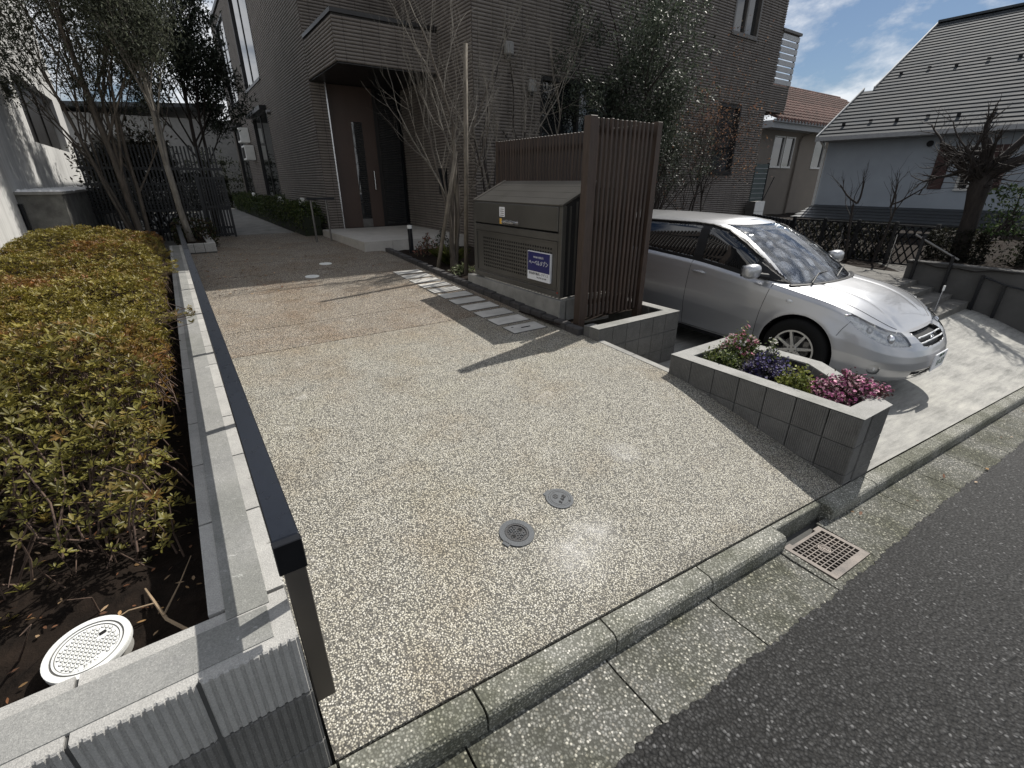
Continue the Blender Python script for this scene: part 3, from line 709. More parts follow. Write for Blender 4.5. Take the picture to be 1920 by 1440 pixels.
# ------------------------------------------------------------------ slatted screens
def slat(parent, x, y, z0, z1, w, d, name='slat'):
    key = (round(z1-z0,2), w, d)
    if key not in _blk: _blk[key] = MB().cbox((0,0,(z1-z0)/2), (w,d,z1-z0), .003).mesh('slat', M['wood'])
    return link(name, _blk[key], parent, (x, y, z0))
ts = thing('slatted_screen', 'tall dark brown slatted screen standing in the block planter beside the car', 'screen')
Ys = 3.44; n = 13
slat(ts, 3.232, Ys, .28, 2.33, .085, .085, 'post'); slat(ts, 4.115, Ys, .28, 2.33, .07, .085, 'post')
for k in range(n):
    slat(ts, 3.305+k*.0605, Ys-.008, .49+random.uniform(-.01,.01), 2.318, .029, .03)
for z in (.62, 1.4, 2.2): MB().box(3.27, 4.09, Ys+.02, Ys+.045, z, z+.05).build('crossbar', M['wood'], ts)
bs = thing('slatted_screen', 'lower brown slatted screen running behind the garbage box', 'screen')
Xs = 4.0
for k in range(42):
    slat(bs, Xs, 3.55+k*.0605, .45, 2.31, .035, .030)
slat(bs, Xs, 6.11, .35, 2.312, .06, .06, 'post')
for z in (.8, 1.5, 2.15): MB().box(Xs+.027, Xs+.05, 3.5, 6.1, z, z+.045).build('crossbar', M['wood'], bs)

# ------------------------------------------------------------------ small iron covers
def tilt_at(X, Y):
    e = .05; n = Vector((-(z_drive(X+e,Y)-z_drive(X-e,Y))/(2*e), -(z_drive(X,Y+e)-z_drive(X,Y-e))/(2*e), 1)).normalized()
    return n.to_track_quat('Z', 'Y').to_euler()
vc = thing('valve_cover', 'round cast iron lid with studded pattern and two slots on driveway', 'manhole cover', loc=(.994,1.396,z_drive(.994,1.396)+.002), rot=tilt_at(.994,1.396))
q = MB(); q.ring((0,0,-.02), .058, .084, .024, 40); q.box(-.098,-.078,-.018,.018,-.02,.004); q.build('collar', M['castblue'], vc)
MB().cyl((0,0,-.02), .0575, .019, 40).build('lid_base', M['hole'], vc)
q = MB(); q.ring((0,0,-.002), .047, .056, .006, 40); q.build('lid_rim', M['iron'], vc)
q = MB(); q.cyl((0,0,-.004), .0465, .004, 36); q.build('lid', M['iron'], vc)
st = MB().cyl((0,0,0), .0042, .004, 8, .003).mesh('stud', M['castblue'])
for i in range(-3, 4):
    for j in range(-3, 4):
        x, y = i*.0125+(j%2)*.006, j*.0115
        if math.hypot(x, y) < .042 and not (abs(abs(x)-.026) < .011 and abs(y) < .012): link('stud', st, vc, (x, y, 0))
for s_ in (-1, 1): MB().box(s_*.027-.008, s_*.027+.008, -.010, .010, -.001, .0006).build('slot', M['hole'], vc)
text_obj('lettering', 'D', .022, M['castblue'], vc, frame_M((-.004,.030,.002),(1,-.3,0),(.3,1,0)), .002)
text_obj('lettering', 'K', .022, M['castblue'], vc, frame_M((.010,-.030,.002),(1,-.3,0),(.3,1,0)), .002)
wc = thing('stopcock_cover', 'round grey iron lid with hinge lug and raised characters on driveway', 'manhole cover', loc=(1.331,1.484,z_drive(1.331,1.484)+.002), rot=tilt_at(1.331,1.484))
q = MB(); q.ring((0,0,-.02), .060, .074, .023, 40); q.box(-.038,.012,.060,.082,-.02,.0025); q.build('collar', M['castblue'], wc)
q = MB(); q.cyl((0,0,-.02), .0585, .023, 40); q.build('lid', M['castblue'], wc)
q = MB(); q.ring((0,0,.0025), .048, .0495, .0015, 40); q.ring((-.006,.022,.003), .0125, .015, .002, 24); q.box(-.018,.006,.0205,.0235,.003,.005); q.box(-.0075,-.0045,.010,.034,.003,.0049); q.build('relief', M['iron'], wc)
text_obj('lettering', '止水栓', .024, M['iron'], wc, frame_M((.004,-.016,.004),(1,.25,0),(-.25,1,0)), .0015)
MB().box(.014,.024,-.054,-.044,.0025,.0036).build('key_hole', M['hole'], wc)
for (x, y), lab in (((1.826,7.83), 'white round floor light lid, the one farther up the driveway'), ((1.436,7.05), 'white round floor light lid, the one nearer down the driveway')):
    o = thing('floor_lid', lab, 'lid', 'white lids in the driveway', loc=(x,y,z_drive(x,y)+.001), rot=tilt_at(x,y))
    q = MB(); q.ring((0,0,-.01), .07, .095, .014, 28); q.build('collar', M['whitepl'], o)
    MB().cyl((0,0,-.01), .0695, .012, 28).build('lid', M['whitepl'], o)
# white plastic inspection lid in the bed
wl = thing('inspection_lid', 'white plastic inspection lid on a pipe stub in the bare soil', 'manhole cover', loc=(-.44,1.315,.682), rot=(R(4),R(-3),R(20)))
q = MB(); q.cyl((0,0,-.14), .082, .128, 36); q.build('pipe', M['conc'], wl)
q = MB(); q.cyl((0,0,-.012), .092, .012, 44); q.build('lid', M['whitepl'], wl)
q = MB(); q.ring((0,0,0), .077, .0915, .003, 44); q.ring((0,0,0), .068, .0725, .0022, 44); q.build('rim', M['whitepl'], wl)
q = MB(); q.ring((0,0,.0002), .0727, .0768, .0004, 44); q.ring((0,0,.0003), .0660, .0678, .0004, 44); q.build('groove', M['dimsteel'], wl)
st = MB().cyl((0,0,0), .0036, .0022, 8, .0026).mesh('stud', M['whitepl']); sh = MB().ring((0,0,0), .0036, .0047, .0004, 8).mesh('stud_ring', M['dimsteel'])
for i in range(-6, 7):
    for j in range(-6, 7):
        x, y = i*.0112+(j%2)*.0056, j*.0097
        if math.hypot(x, y) < .060 and math.hypot(x-.038, y-.018) > .014 and not (abs(x+.01) < .03 and y < -.046):
            o = link('stud', st, wl, (x, y, 0)); link('stud_ring', sh, o, (0, -.0006, 0.0003))
MB().cbox((.038,.018,.0015), (.016,.010,.003), .002).build('key_hole', M['hole'], wl)
q = MB(); q.box(-.034,.016,-.060,-.0475,0,.0015); q.build('name_bar', M['whitepl'], wl)
text_obj('lettering', 'おすい', .011, M['dimsteel'], wl, frame_M((-.009,-.0537,.0018),(1,0,0),(0,1,0)), .0004)

# ------------------------------------------------------------------ street drain grate
gx0, gx1 = 2.27, 2.65
def gp(u, v, dz=0.0):   # u along street 0..1, v from road to kerb 0..1
    x = lerp(gx0, gx1, u); y = lerp(.475, .735, v)-.035*(x-2.46); return (x, y, z_gut(x)+dz)
dg = thing('drain_grate', 'worn square iron drain grate set in the gutter under the kerb notch', 'drain grate')
def gslab(mb, u0, u1, v0, v1, a, b): mb.hull8([gp(u0,v0,a),gp(u1,v0,a),gp(u1,v1,a),gp(u0,v1,a)], [gp(u0,v0,b),gp(u1,v0,b),gp(u1,v1,b),gp(u0,v1,b)])
q = MB(); gslab(q,0,1,0,.15,-.03,.008); gslab(q,0,.07,.15,.88,-.03,.0079); gslab(q,.93,1,.15,.88,-.03,.0079); gslab(q,0,1,.88,.94,-.03,.008); gslab(q,0,.17,.94,1,-.03,.0078); gslab(q,.83,1,.94,1,-.03,.0078)
q.build('frame', M['grate'], dg)
for k in range(1, 8): q = MB(); v = .15+.73*k/8; gslab(q,.07,.93,v-.008,v+.008,-.03,.0065); q.build('bar', M['grate'], dg)
for k in range(1, 11): q = MB(); u = .07+.86*k/11; gslab(q,u-.009,u+.009,.15,.88,-.028,.0035); q.build('cross_bar', M['grate'], dg)
c = gp(.5,.55,.004); em = thing_e = MB()
q = MB(); q.ring((0,0,0), .026, .032, .006, 28); q.ring((0,0,0), .018, .022, .006, 24); q.cyl((0,0,-.01), .031, .0125, 28); q.box(-.014,.014,-.003,.003,0,.006); q.box(-.003,.003,-.012,.012,0,.0058)
q.xform(Matrix.Translation(c) @ Matrix.Rotation(R(4.9), 4, 'Y')); q.build('crest', M['grate'], dg)
q = MB(); gslab(q,.03,.97,.1,.97,-.06,-.052); q.build('silt', M['rust'], dg)
# ------------------------------------------------------------------ the tiled apartment building
PITCH, TL = .0545, .31
def rects_minus(u0, u1, z0, z1, holes):
    us = sorted({u0, u1, *[min(max(h[k], u0), u1) for h in holes for k in (0, 1)]}); zs = sorted({z0, z1, *[min(max(h[k], z0), z1) for h in holes for k in (2, 3)]})
    out = []
    for a, b in zip(us, us[1:]):
        run = None
        for c, d in zip(zs, zs[1:]):
            mu, mz = (a+b)/2, (c+d)/2
            ins = any(h[0] < mu < h[1] and h[2] < mz < h[3] for h in holes)
            if not ins: run = [a, b, run[2] if run else c, d]
            else:
                if run: out.append(run)
                run = None
        if run: out.append(run)
    return out
def cladding(parent, axis, plane, u0, u1, z0, z1, holes=(), inset=0.0):
    """one wall: solid backing with the openings left free, and ribbed tile courses on it"""
    bk = MB()
    for a, b, c, d in rects_minus(u0+inset, u1, z0, z1, holes):
        if axis == 'y': bk.box(a, b, plane, plane+.14, c, d)
        else: bk.box(plane, plane+.14, a, b, c, d)
    bk.build('wall', M['grout'], parent)
    prof = [(0.004, .000), (.008, .012), (.020, .0185), (.034, .0185), (.0465, .012), (.0515, .000)]
    V = []; F = []; np_ = len(prof)
    k0 = 0; z = z0
    while z+PITCH <= z1+1e-6:
        segs = [(u0, u1)]
        for h in holes:
            if h[2] < z+PITCH-.004 and h[3] > z+.004:
                ns = []
                for a, b in segs:
                    if h[1] <= a or h[0] >= b: ns.append((a, b)); continue
                    if h[0] > a: ns.append((a, h[0]))
                    if h[1] < b: ns.append((h[1], b))
                segs = ns
        for a, b in segs:
            g0 = math.floor(a/TL)*TL; u = g0
            while u < b:
                p, q = max(u+.003, a), min(u+TL-.003, b)
                if q-p > .01:
                    o = len(V); j = random.uniform(-.0015, .0015)
                    for uu in (p, q):
                        for dz, dd in prof:
                            w = plane-dd-j
                            V.append((uu, w, z+dz) if axis == 'y' else (w, uu, z+dz))
                    for i in range(np_-1):
                        f = (o+i, o+np_+i, o+np_+i+1, o+i+1)
                        F.append(f if axis == 'y' else f[::-1])
                u += TL
        z += PITCH
    me = fast_mesh('tile_courses', V, F, M['tile']); o = link('tile_courses', me, parent); o['kind'] = 'stuff'
    return o
def window(parent, axis, plane, u0, u1, z0, z1, mull=1, fm=None, depth=.10, hood=False, gm=None):
    fm = fm or M['frame']; gm = gm or M['glass']; fw = .055
    w = bpy.data.objects.new('window', None); COL.objects.link(w); w.parent = parent
    def bx(mb, a, b, c, d, n0, n1):
        return mb.box(a, b, plane+n0, plane+n1, c, d) if axis == 'y' else mb.box(plane+n0, plane+n1, a, b, c, d)
    q = MB(); bx(q,u0,u0+fw,z0,z1,-.025,depth); bx(q,u1-fw,u1,z0,z1,-.025,depth); bx(q,u0+fw,u1-fw,z0,z0+fw,-.028,depth); bx(q,u0+fw,u1-fw,z1-fw,z1,-.028,depth)
    q.build('frame', fm, w)
    us = [u0+fw+(u1-u0-2*fw)*k/(mull+1) for k in range(mull+2)]
    for k in range(1, mull+1): q = MB(); bx(q, us[k]-.03, us[k]+.03, z0+fw, z1-fw, .0, depth-.01); q.build('mullion', fm, w)
    for k in range(mull+1):
        q = MB(); e = .03 if k else 0; e2 = .03 if k < mull else 0
        bx(q, us[k]+e, us[k+1]-e2, z0+fw, z1-fw, depth*.55+.012*(k%2), depth*.55+.012*(k%2)+.01); q.build('pane', gm, w)
    if hood: q = MB(); bx(q, u0-.05, u1+.05, z1-.02, z1+.09, -.20, -.02); q.build('hood', fm, w)
    q = MB(); bx(q, u0-.02, u1+.02, z0-.035, z0-.001, -.05, .02); q.build('sill', fm, w)
    return w
bd = thing('apartment_building', 'dark grey-brown ribbed tile apartment building with recessed entrance and canopy', 'building')
XL, YW, YF, XR, HT = 2.93, 11.45, 8.2, 4.87, 7.35
lefts = [(16.65,19.5,4.45,7.0), (21.4,23.6,4.4,7.0), (16.6,19.3,1.3,3.7), (22.0,24.4,1.3,3.7)]
cladding(bd, 'x', XL, YW+.001, 24.9, .55, HT, lefts)
cladding(bd, 'x', XL, 9.5, YW-.001, 3.69, 4.37)
for i, h in enumerate(lefts): window(bd, 'x', XL, *h, 1, None, .035, i > 1)
cladding(bd, 'y', YW, XL-.018, 3.20, .60, 3.685, (), .16)
cladding(bd, 'y', YW, XL-.018, XR-.001, 4.43, HT, (), .16)
cladding(bd, 'y', 9.5, XL-.018, XR-.02, 3.69, 4.37, (), .16)
q = MB(); q.box(XL+.145, XR-.03, 9.645, YW, 3.70, 4.36); q.build('canopy_core', M['grout'], bd)
q = MB(); q.box(XL+.02, XR-.02, 9.52, YW, 3.672, 3.688); q.build('soffit', M['frame'], bd)
q = MB(); q.box(XL-.035, XR-.03, 9.465, 9.66, 4.372, 4.435); q.box(XL-.035, XL+.16, 9.661, YW-.03, 4.372, 4.434); q.box(XL+.161, XR-.03, 9.661, YW-.03, 4.372, 4.395); q.build('coping', M['frame'], bd)
cladding(bd, 'x', XR, YF+.001, YW-.001, .5, HT)
mids = [(6.33,8.32,1.75,3.62), (12.12,13.23,5.09,6.7), (12.1,13.1,2.0,3.61)]
cladding(bd, 'y', YF, XR-.018, 14.28, .1, 4.2421, [mids[0], mids[2]], .16)
cladding(bd, 'y', YF, XR-.018, 14.40, 4.2421, HT, [mids[1]], .16)
window(bd, 'y', YF, *mids[0], 1); window(bd, 'y', YF, *mids[1], 1, M['bronze']); window(bd, 'y', YF, *mids[2], 0)
cladding(bd, 'y', YF, 14.281, 15.27, 3.585, 4.24)
q = MB(); q.box(14.29, 15.26, YF+.15, YW, 3.60, 4.22); q.build('balcony_floor', M['frame'], bd)
for k in range(8):
    MB().box(14.44, 15.30, YF-.02, YF+.01, 4.27+k*.146, 4.27+k*.146+.112).build('louver', M['louver'], bd)
MB().box(14.38, 15.34, YF-.05, YF+.10, 5.44, 5.50).build('balcony_rail', M['bronze'], bd)
for x in (14.42, 15.28): MB().box(x, x+.03, YF+.011, YF+.05, 4.24, 5.44).build('balcony_post', M['bronze'], bd)
q = MB(); q.box(XL+.16, 14.2, YW+.16, 24.8, .3, HT-.05); q.box(XR+.16, 14.25, YF+.16, YW+.1, .1, HT-.06); q.build('core', M['grout'], bd)
q = MB(); q.box(XL-.06, 14.5, YW-.06, 25, HT, HT+.12); q.box(XR-.06, 14.5, YF-.06, YW-.061, HT, HT+.12); q.build('roof_cap', M['frame'], bd)
q = MB(); q.box(14.28, 14.30, YF+.14, YW, .1, 3.6); q.box(14.40, 14.42, YF+.14, 24.9, 4.24, HT); q.build('wall', M['tile'], bd)
# entrance: panels, slit window, dark glazed door, trim, handle
e = YW+.10
MB().box(3.20, 3.225, YW-.03, e+.05, .79, 3.67).build('trim', M['steel'], bd)
dr = MB().box(3.226, 3.70, e, e+.05, .80, 3.67).build('door_panel', M['door'], bd)
MB().box(3.70, 3.94, e+.03, e+.04, .98, 3.0).build('slit_window', M['glass'], bd)
MB().box(3.70, 3.94, e, e+.05, 3.0, 3.67).build('door_panel', M['door'], bd)
MB().box(3.70, 3.94, e, e+.05, .80, .98).build('kick_plate', M['dimsteel'], bd)
d2 = MB().box(3.94, 4.22, e, e+.05, .80, 3.67).build('door_panel', M['door'], bd)
q = MB(); q.tube([(4.08,e-.055,1.62),(4.08,e-.055,2.02)], .016, 10); q.box(4.07,4.09,e-.05,e,1.68,1.70); q.box(4.07,4.09,e-.05,e,1.94,1.96); q.build('handle', M['steel'], d2)
MB().box(4.22, 4.30, e-.01, e+.06, .80, 3.67).build('door_frame', M['frame'], bd)
MB().box(4.30, 4.87, e+.02, e+.03, .86, 3.67).build('glazed_door', M['glass'], bd)
MB().box(4.30, 4.87, e, e+.05, .80, .86).build('threshold', M['frame'], bd)
MB().box(XR-.045, XR-.022, 9.35, 9.70, 1.55, 2.05).build('intercom_panel', M['blackmetal'], bd)
def wall_light(x, z):
    o = bpy.data.objects.new('wall_lamp', None); COL.objects.link(o); o.parent = bd; o.location = (x, YF-.03, z)
    MB().cbox((0,-.05,.03), (.17,.10,.20), .02).build('lamp_shade', M['lampshade'], o); MB().cbox((0,-.03,-.10), (.09,.06,.05), .005).build('lamp_base', M['blackmetal'], o)
wall_light(5.56, 3.92); wall_light(6.08, 3.40)
o = MB().tube([(XL-.02,16.06,3.57),(XL-.12,16.06,3.57)], [.07,.05], 10).build('wall_lamp', M['dimsteel'], bd)
# white louvred boxes on the long side
for y, z, lab in ((20.9,3.30,'upper'),(20.4,2.72,'lower')):
    o = thing('vent_box', f'white louvred vent box on the long tiled wall, the {lab} one', 'vent box', 'white vent boxes on the side wall', loc=(XL-.02, y, z))
    MB().cbox((-.16,0,0), (.30,.70,.46), .01).build('casing', M['whitepl'], o)
    for k in range(5): MB().box(-.318,-.311,-.27+k*.115,-.205+k*.115,-.17,.17).build('slot', M['frame'], o)
for y, z in ((24.5,3.3),(24.0,3.2)):
    pass
# gas meters above the hedge
for i, (y, z) in enumerate(((20.6,1.22),(15.6,1.20),(12.7,1.24))):
    lab = ('farthest', 'middle', 'nearest')[i]
    o = thing('gas_meter', f'white gas meter with pipework above the hedge, the {lab} from the street', 'meter', 'gas meters along the side wall', loc=(2.66, y, z))
    w = .62 if i == 0 else (.5 if i == 1 else .32)
    MB().cbox((0,0,.02), (.16,w*.62,.20), .03).build('meter_body', M['whitepl'], o)
    MB().cbox((0,0,-.14), (.11,w*.40,.12), .02).build('meter_base', M['whitepl'], o)
    MB().tube([(0,-w*.38,.17),(0,w*.38,.17)], .028, 8).build('pipe', M['whitepl'], o)
    for s_ in (-1, 1): MB().tube([(0,s_*w*.22,.17),(0,s_*w*.22,.08)], .022, 8).build('pipe', M['whitepl'], o)
    MB().tube([(0,w*.38,.17),(0,w*.38,-.5)], .02, 8).build('pipe', M['whitepl'], o)
# porch step
ps = thing('porch_step', 'pale tiled entrance step in front of the brown door', 'step')
X0, X1, Y0, Y1, Z0, Z1 = 2.72, 4.84, 8.58, 11.44, .50, .80
MB().box(X0+.01, X1-.01, Y0+.01, Y1, Z0, Z1-.012).build('core', M['mortar'], ps)
nx, ny = 4, 5
for i in range(nx):
    for j in range(ny):
        a, b = lerp(X0, X1, i/nx), lerp(X0, X1, (i+1)/nx); c, d = lerp(Y0, Y1, j/ny), lerp(Y0, Y1, (j+1)/ny)
        MB().box(a+.002, b-.002, c+.002, d-.002, Z1-.011, Z1+random.uniform(-.0008,.0008)).build('tile', M['steptile'], ps)
for i in range(nx):
    a, b = lerp(X0, X1, i/nx), lerp(X0, X1, (i+1)/nx); MB().box(a+.002, b-.002, Y0-.001, Y0+.009, Z0, Z1-.013).build('tile', M['steptile'], ps)
for j in range(ny):
    c, d = lerp(Y0, Y1, j/ny), lerp(Y0, Y1, (j+1)/ny); MB().box(X0-.001, X0+.009, c+.002, d-.002, Z0, Z1-.013).build('tile', M['steptile'], ps)
# bollard lamp, small rail by the hedge
o = thing('bollard_lamp', 'slim black garden bollard lamp with white top by the porch step', 'lamp', loc=(3.47,8.25,.58))
MB().cyl((0,0,0), .042, .44, 16).build('post', M['blackmetal'], o); MB().cyl((0,0,.441), .043, .06, 16).build('lamp_head', M['whitepl'], o); MB().cyl((0,0,.502), .044, .014, 16).build('cap', M['blackmetal'], o)
o = thing('garden_rail', 'short dark hoop rail at the hedge end beside the porch', 'rail')
MB().tube([(2.335,10.43,.62),(2.335,10.43,1.46)], .02, 8).build('post', M['dimsteel'], o); MB().tube([(2.63,10.44,.62),(2.63,10.44,1.46)], .02, 8).build('post', M['dimsteel'], o)
MB().box(2.26, 2.80, 10.40, 10.47, 1.46, 1.50).build('top_bar', M['blackmetal'], o)
# ------------------------------------------------------------------ silver estate car
# local frame: x forward (front axle at 0), y to its left, z up
def catmull(xs, ys):
    xs = np.array(xs, float); ys = np.array(ys, float)
    m = np.gradient(ys, xs)
    def f(x):
        x = np.clip(x, xs[0], xs[-1]); i = np.clip(np.searchsorted(xs, x)-1, 0, len(xs)-2)
        h = xs[i+1]-xs[i]; t = (x-xs[i])/h
        return (2*t**3-3*t**2+1)*ys[i]+(t**3-2*t**2+t)*h*m[i]+(-2*t**3+3*t**2)*ys[i+1]+(t**3-t**2)*h*m[i+1]
    return f
car = thing('parked_car', 'silver estate car parked nose-out on the concrete bay behind the flowers', 'car', loc=(5.70,2.03,-.072), rot=(0,R(1.2),R(-90)))
CAR_ROT = car
NT_, NV = 420, 70
# plan curve of the widest line, nose centre -> right side -> tail centre (y negative = right)
def plan(n, xn, xt, W, pf, pr):
    """half outline as superellipse ends joined by straight sides, sampled by n points of even arc length"""
    t = np.linspace(0, np.pi/2, 400); lf, lr = .95, .55
    fx = xn-lf+lf*np.abs(np.cos(t))**(2/pf); fy = W*np.abs(np.sin(t))**(2/pf)
    rx = xt+lr-lr*np.abs(np.cos(t[::-1]))**(2/pr); ry = W*np.abs(np.sin(t[::-1]))**(2/pr)
    x = np.concatenate([fx, rx]); y = np.concatenate([fy, ry])
    s = np.concatenate([[0], np.cumsum(np.hypot(np.diff(x), np.diff(y)))]); q = np.linspace(0, s[-1], n)
    return np.interp(q, s, x), np.interp(q, s, y), q
XN, XT, WB = .935, -3.485, .8475
px, py, ps_ = plan(NT_, XN, XT, WB, 2.95, 3.2)
belt = catmull([-3.5,-3.2,-2.6,-1.8,-1.26,-.7,-.3,-.1,.25,.48,.66,.80,.95], [1.11,1.095,1.07,1.035,1.005,.94,.885,.858,.805,.745,.682,.63,.585])
zbot = catmull([-3.5,-3.2,-2.6,-1.3,-.5,.3,.7,.95], [.34,.25,.20,.19,.18,.165,.155,.175])
v = np.linspace(0, 1, NV)
# section factors (v from sill to belt): inward offset, and fore/aft pull at the ends
off = np.interp(v, [0,.05,.12,.25,.42,.60,.74,.86,.94,1.0], [.085,.050,.030,.012,.000,.004,.013,.026,.042,.085])
nose = np.interp(v, [0,.06,.15,.30,.45,.58,.70,.84,.94,1.0], [.075,.035,.012,.0,.008,.022,.045,.085,.135,.20])
tail = np.interp(v, [0,.1,.3,.5,.7,.9,1.0], [.10,.03,.0,.0,.03,.06,.09])
zb = zbot(px); zt_ = belt(px)
wf = np.clip((px-.05)/(XN-.05), 0, 1)**1.2; wr = np.clip((-px-2.9)/.6, 0, 1)
ysc = py[:,None]-off[None,:]*np.clip(py/WB*1.25, 0, 1)[:,None]
nose_amt = nose[None,:]*wf[:,None]*np.clip(1-(py/WB)**6*.25, 0, 1)[:,None]
X = px[:,None]-nose_amt+tail[None,:]*wr[:,None]
Z = zb[:,None]+(zt_-zb)[:,None]*v[None,:]
# wheel arch flare and a shallow body crease
for ax in (0.0, -2.6):
    d = np.hypot(X-ax, Z-.31); ysc = ysc+.018*np.exp(-((d-.36)/.07)**2)*(Z < .8)
ysc -= .010*np.exp(-((Z-.40)/.06)**2)*np.clip((1-np.abs(px+1.3)/1.2), 0, 1)[:,None]
ysc = np.maximum(ysc, 0)
low = np.stack([X, ysc, Z], -1)
# hood / cowl cap: from belt edge to the centre line
NS = 40; s = np.linspace(0, 1, NS)
hood_rows = np.where(px > -.62)[0]
hb = low[hood_rows, -1]
crown = catmull([-.7,-.3,.1,.42,.58,.70], [.05,.05,.055,.055,.035,.0])(hb[:,0])
hy = hb[:,1][:,None]*(1-s)[None,:]
edge = 1-(1-s)**2.6
hz = hb[:,2][:,None]+crown[:,None]*edge[None,:]
# power bulge lines
hz -= .006*np.exp(-((hy-.34)/.035)**2)*np.clip((hb[:,0]+.4)/.3, 0, 1)[:,None]*np.clip((.7-hb[:,0])/.2, 0, 1)[:,None]
hood = np.stack([np.repeat(hb[:,0][:,None], NS, 1), hy, hz], -1)
# greenhouse: horizontal slices
NG, NU = 46, 330
g = np.linspace(0, 1, NG); ztop = 1.425
def slice_(k):
    gz = g[k]; h = gz**1.0
    xf = np.interp(gz, [0,.25,.5,.75,.9,1.0], [-.05,-.27,-.51,-.76,-.94,-1.16])      # windscreen
    xr = np.interp(gz, [0,.3,.6,.85,1.0], [-3.44,-3.40,-3.30,-3.18,-3.02])
    W = np.interp(gz, [0,.15,.5,.8,.92,1.0], [.775,.762,.705,.645,.60,.50])
    t = np.linspace(0, np.pi/2, 300); lf, lr = .62, .28
    fx = xf-lf+lf*np.abs(np.cos(t))**(2/3.3); fy = W*np.abs(np.sin(t))**(2/2.4)
    rx = xr+lr-lr*np.abs(np.cos(t[::-1]))**(2/3.); ry = W*np.abs(np.sin(t[::-1]))**(2/3.)
    x = np.concatenate([fx, rx]); y = np.concatenate([fy, ry])
    q = np.concatenate([[0], np.cumsum(np.hypot(np.diff(x), np.diff(y)))]); u = np.linspace(0, q[-1], NU)
    return np.interp(u, q, x), np.interp(u, q, y)
G = np.zeros((NU, NG, 3))
for k in range(NG):
    x, y = slice_(k); G[:,k,0] = x; G[:,k,1] = y
    zbase = np.maximum(belt(x)-.014, .85)+.045*(1-np.clip(y/.75, 0, 1))**1.0*(x > -.9)
    G[:,k,2] = zbase+(ztop-.035*np.clip((-x-2.2)/1.2, 0, 1)-zbase)*(g[k]**.97)
roof_b = G[:,-1]
NR = 14; sr = np.linspace(0, 1, NR)
roof = np.stack([np.repeat(roof_b[:,0][:,None], NR, 1), roof_b[:,1][:,None]*(1-sr)[None,:], roof_b[:,2][:,None]+.030*(1-(1-sr)**2)[None,:]*np.clip(roof_b[:,1]/.4, 0, 1)[:,None]], -1)

def inpoly(P, poly):
    x, y = P[..., 0], P[..., 1]; ins = np.zeros(x.shape, bool); n = len(poly)
    for i in range(n):
        x0, y0 = poly[i]; x1, y1 = poly[(i+1) % n]
        c = ((y0 > y) != (y1 > y)) & (x < (x1-x0)*(y-y0)/((y1-y0) if y1 != y0 else 1e-9)+x0); ins ^= c
    return ins
def snap(P, poly, tol, closed=True):
    """pull grid points lying within tol of the outline onto it"""
    out = P.copy(); best = np.full(P.shape[:-1], tol); n = len(poly)
    for i in range(n if closed else n-1):
        a = np.array(poly[i], float); b = np.array(poly[(i+1) % n], float); ab = b-a
        t = np.clip(((P-a) @ ab)/max(ab @ ab, 1e-12), 0, 1); q = a+t[..., None]*ab; d = np.linalg.norm(P-q, axis=-1)
        m = d < best; out[m] = q[m]; best[m] = d[m]
    return out
def circ(cx, cz, r, n=64): return [(cx+r*math.cos(2*math.pi*k/n), cz+r*math.sin(2*math.pi*k/n)) for k in range(n)]
def grid_faces(nu, nv): 
    i, j = np.meshgrid(np.arange(nu-1), np.arange(nv-1), indexing='ij'); a = i*nv+j
    return np.stack([a, a+1, a+nv+1, a+nv], -1).reshape(-1, 4)
def emit(name, V, F, mat, parent, mirror_join=True, thick=0.0, smooth=True):
    """right-hand half plus its mirror as one mesh"""
    V = np.asarray(V, float).reshape(-1, 3).copy(); V[:,1] *= -1
    used = np.unique(F); mp = -np.ones(len(V), int); mp[used] = np.arange(len(used)); Vr = V[used]; Fr = mp[F]
    Vl = Vr.copy(); Vl[:,1] *= -1
    me = fast_mesh(name, np.concatenate([Vr, Vl]), np.concatenate([Fr[:, ::-1], Fr+len(Vr)]), mat, smooth)
    bm = bmesh.new(); bm.from_mesh(me); bmesh.ops.remove_doubles(bm, verts=bm.verts, dist=2e-4); bmesh.ops.recalc_face_normals(bm, faces=bm.faces); bm.to_mesh(me); bm.free()
    if smooth: me.polygons.foreach_set('use_smooth', [True]*len(me.polygons))
    return link(name, me, parent)
def halves(name, V, F, mat, parent, side):
    V = np.asarray(V, float).reshape(-1, 3).copy()
    if side < 0: V[:,1] *= -1
    used = np.unique(F); mp = -np.ones(len(V), int); mp[used] = np.arange(len(used)); Fr = mp[F]
    me = fast_mesh(name, V[used], Fr[:, ::-1] if side < 0 else Fr, mat, True)
    bm = bmesh.new(); bm.from_mesh(me); bmesh.ops.recalc_face_normals(bm, faces=bm.faces); bm.to_mesh(me); bm.free()
    me.polygons.foreach_set('use_smooth', [True]*len(me.polygons))
    return link(name, me, parent)
# region outlines, in (arc length along the outline, height) on the lower skin
S2 = np.repeat(ps_[:,None], NV, 1); SZ = np.stack([S2, Z], -1)
XZ = np.stack([X, Z], -1)
s_of = lambda x, y: float(ps_[np.argmin((px-x)**2+(py-y)**2)])
s_at = lambda x: float(np.interp(-x, -px[px < .9], ps_[px < .9]))
sa, sb, sc_ = s_of(.80,.45), s_of(.68,.68), s_of(.377,.82)
hs = lambda t: lerp(sa, sc_, t)
head = [(sa-.02,.512),(hs(.22),.514),(hs(.45),.536),(hs(.68),.596),(hs(.88),.672),(sc_+.02,.742),(hs(.92),.752),(hs(.70),.735),(hs(.42),.702),(hs(.16),.664),(sa-.01,.640)]
grille = [(0,.478),(.20,.481),(.28,.495),(.315,.54),(.33,.58),(.305,.606),(0,.594)]
intake = [(0,.200),(.40,.205),(.47,.222),(.45,.285),(0,.280)]
sfog = s_of(.66,.70)
fog = circ(sfog, .292, .050, 28)
arch_r = .355
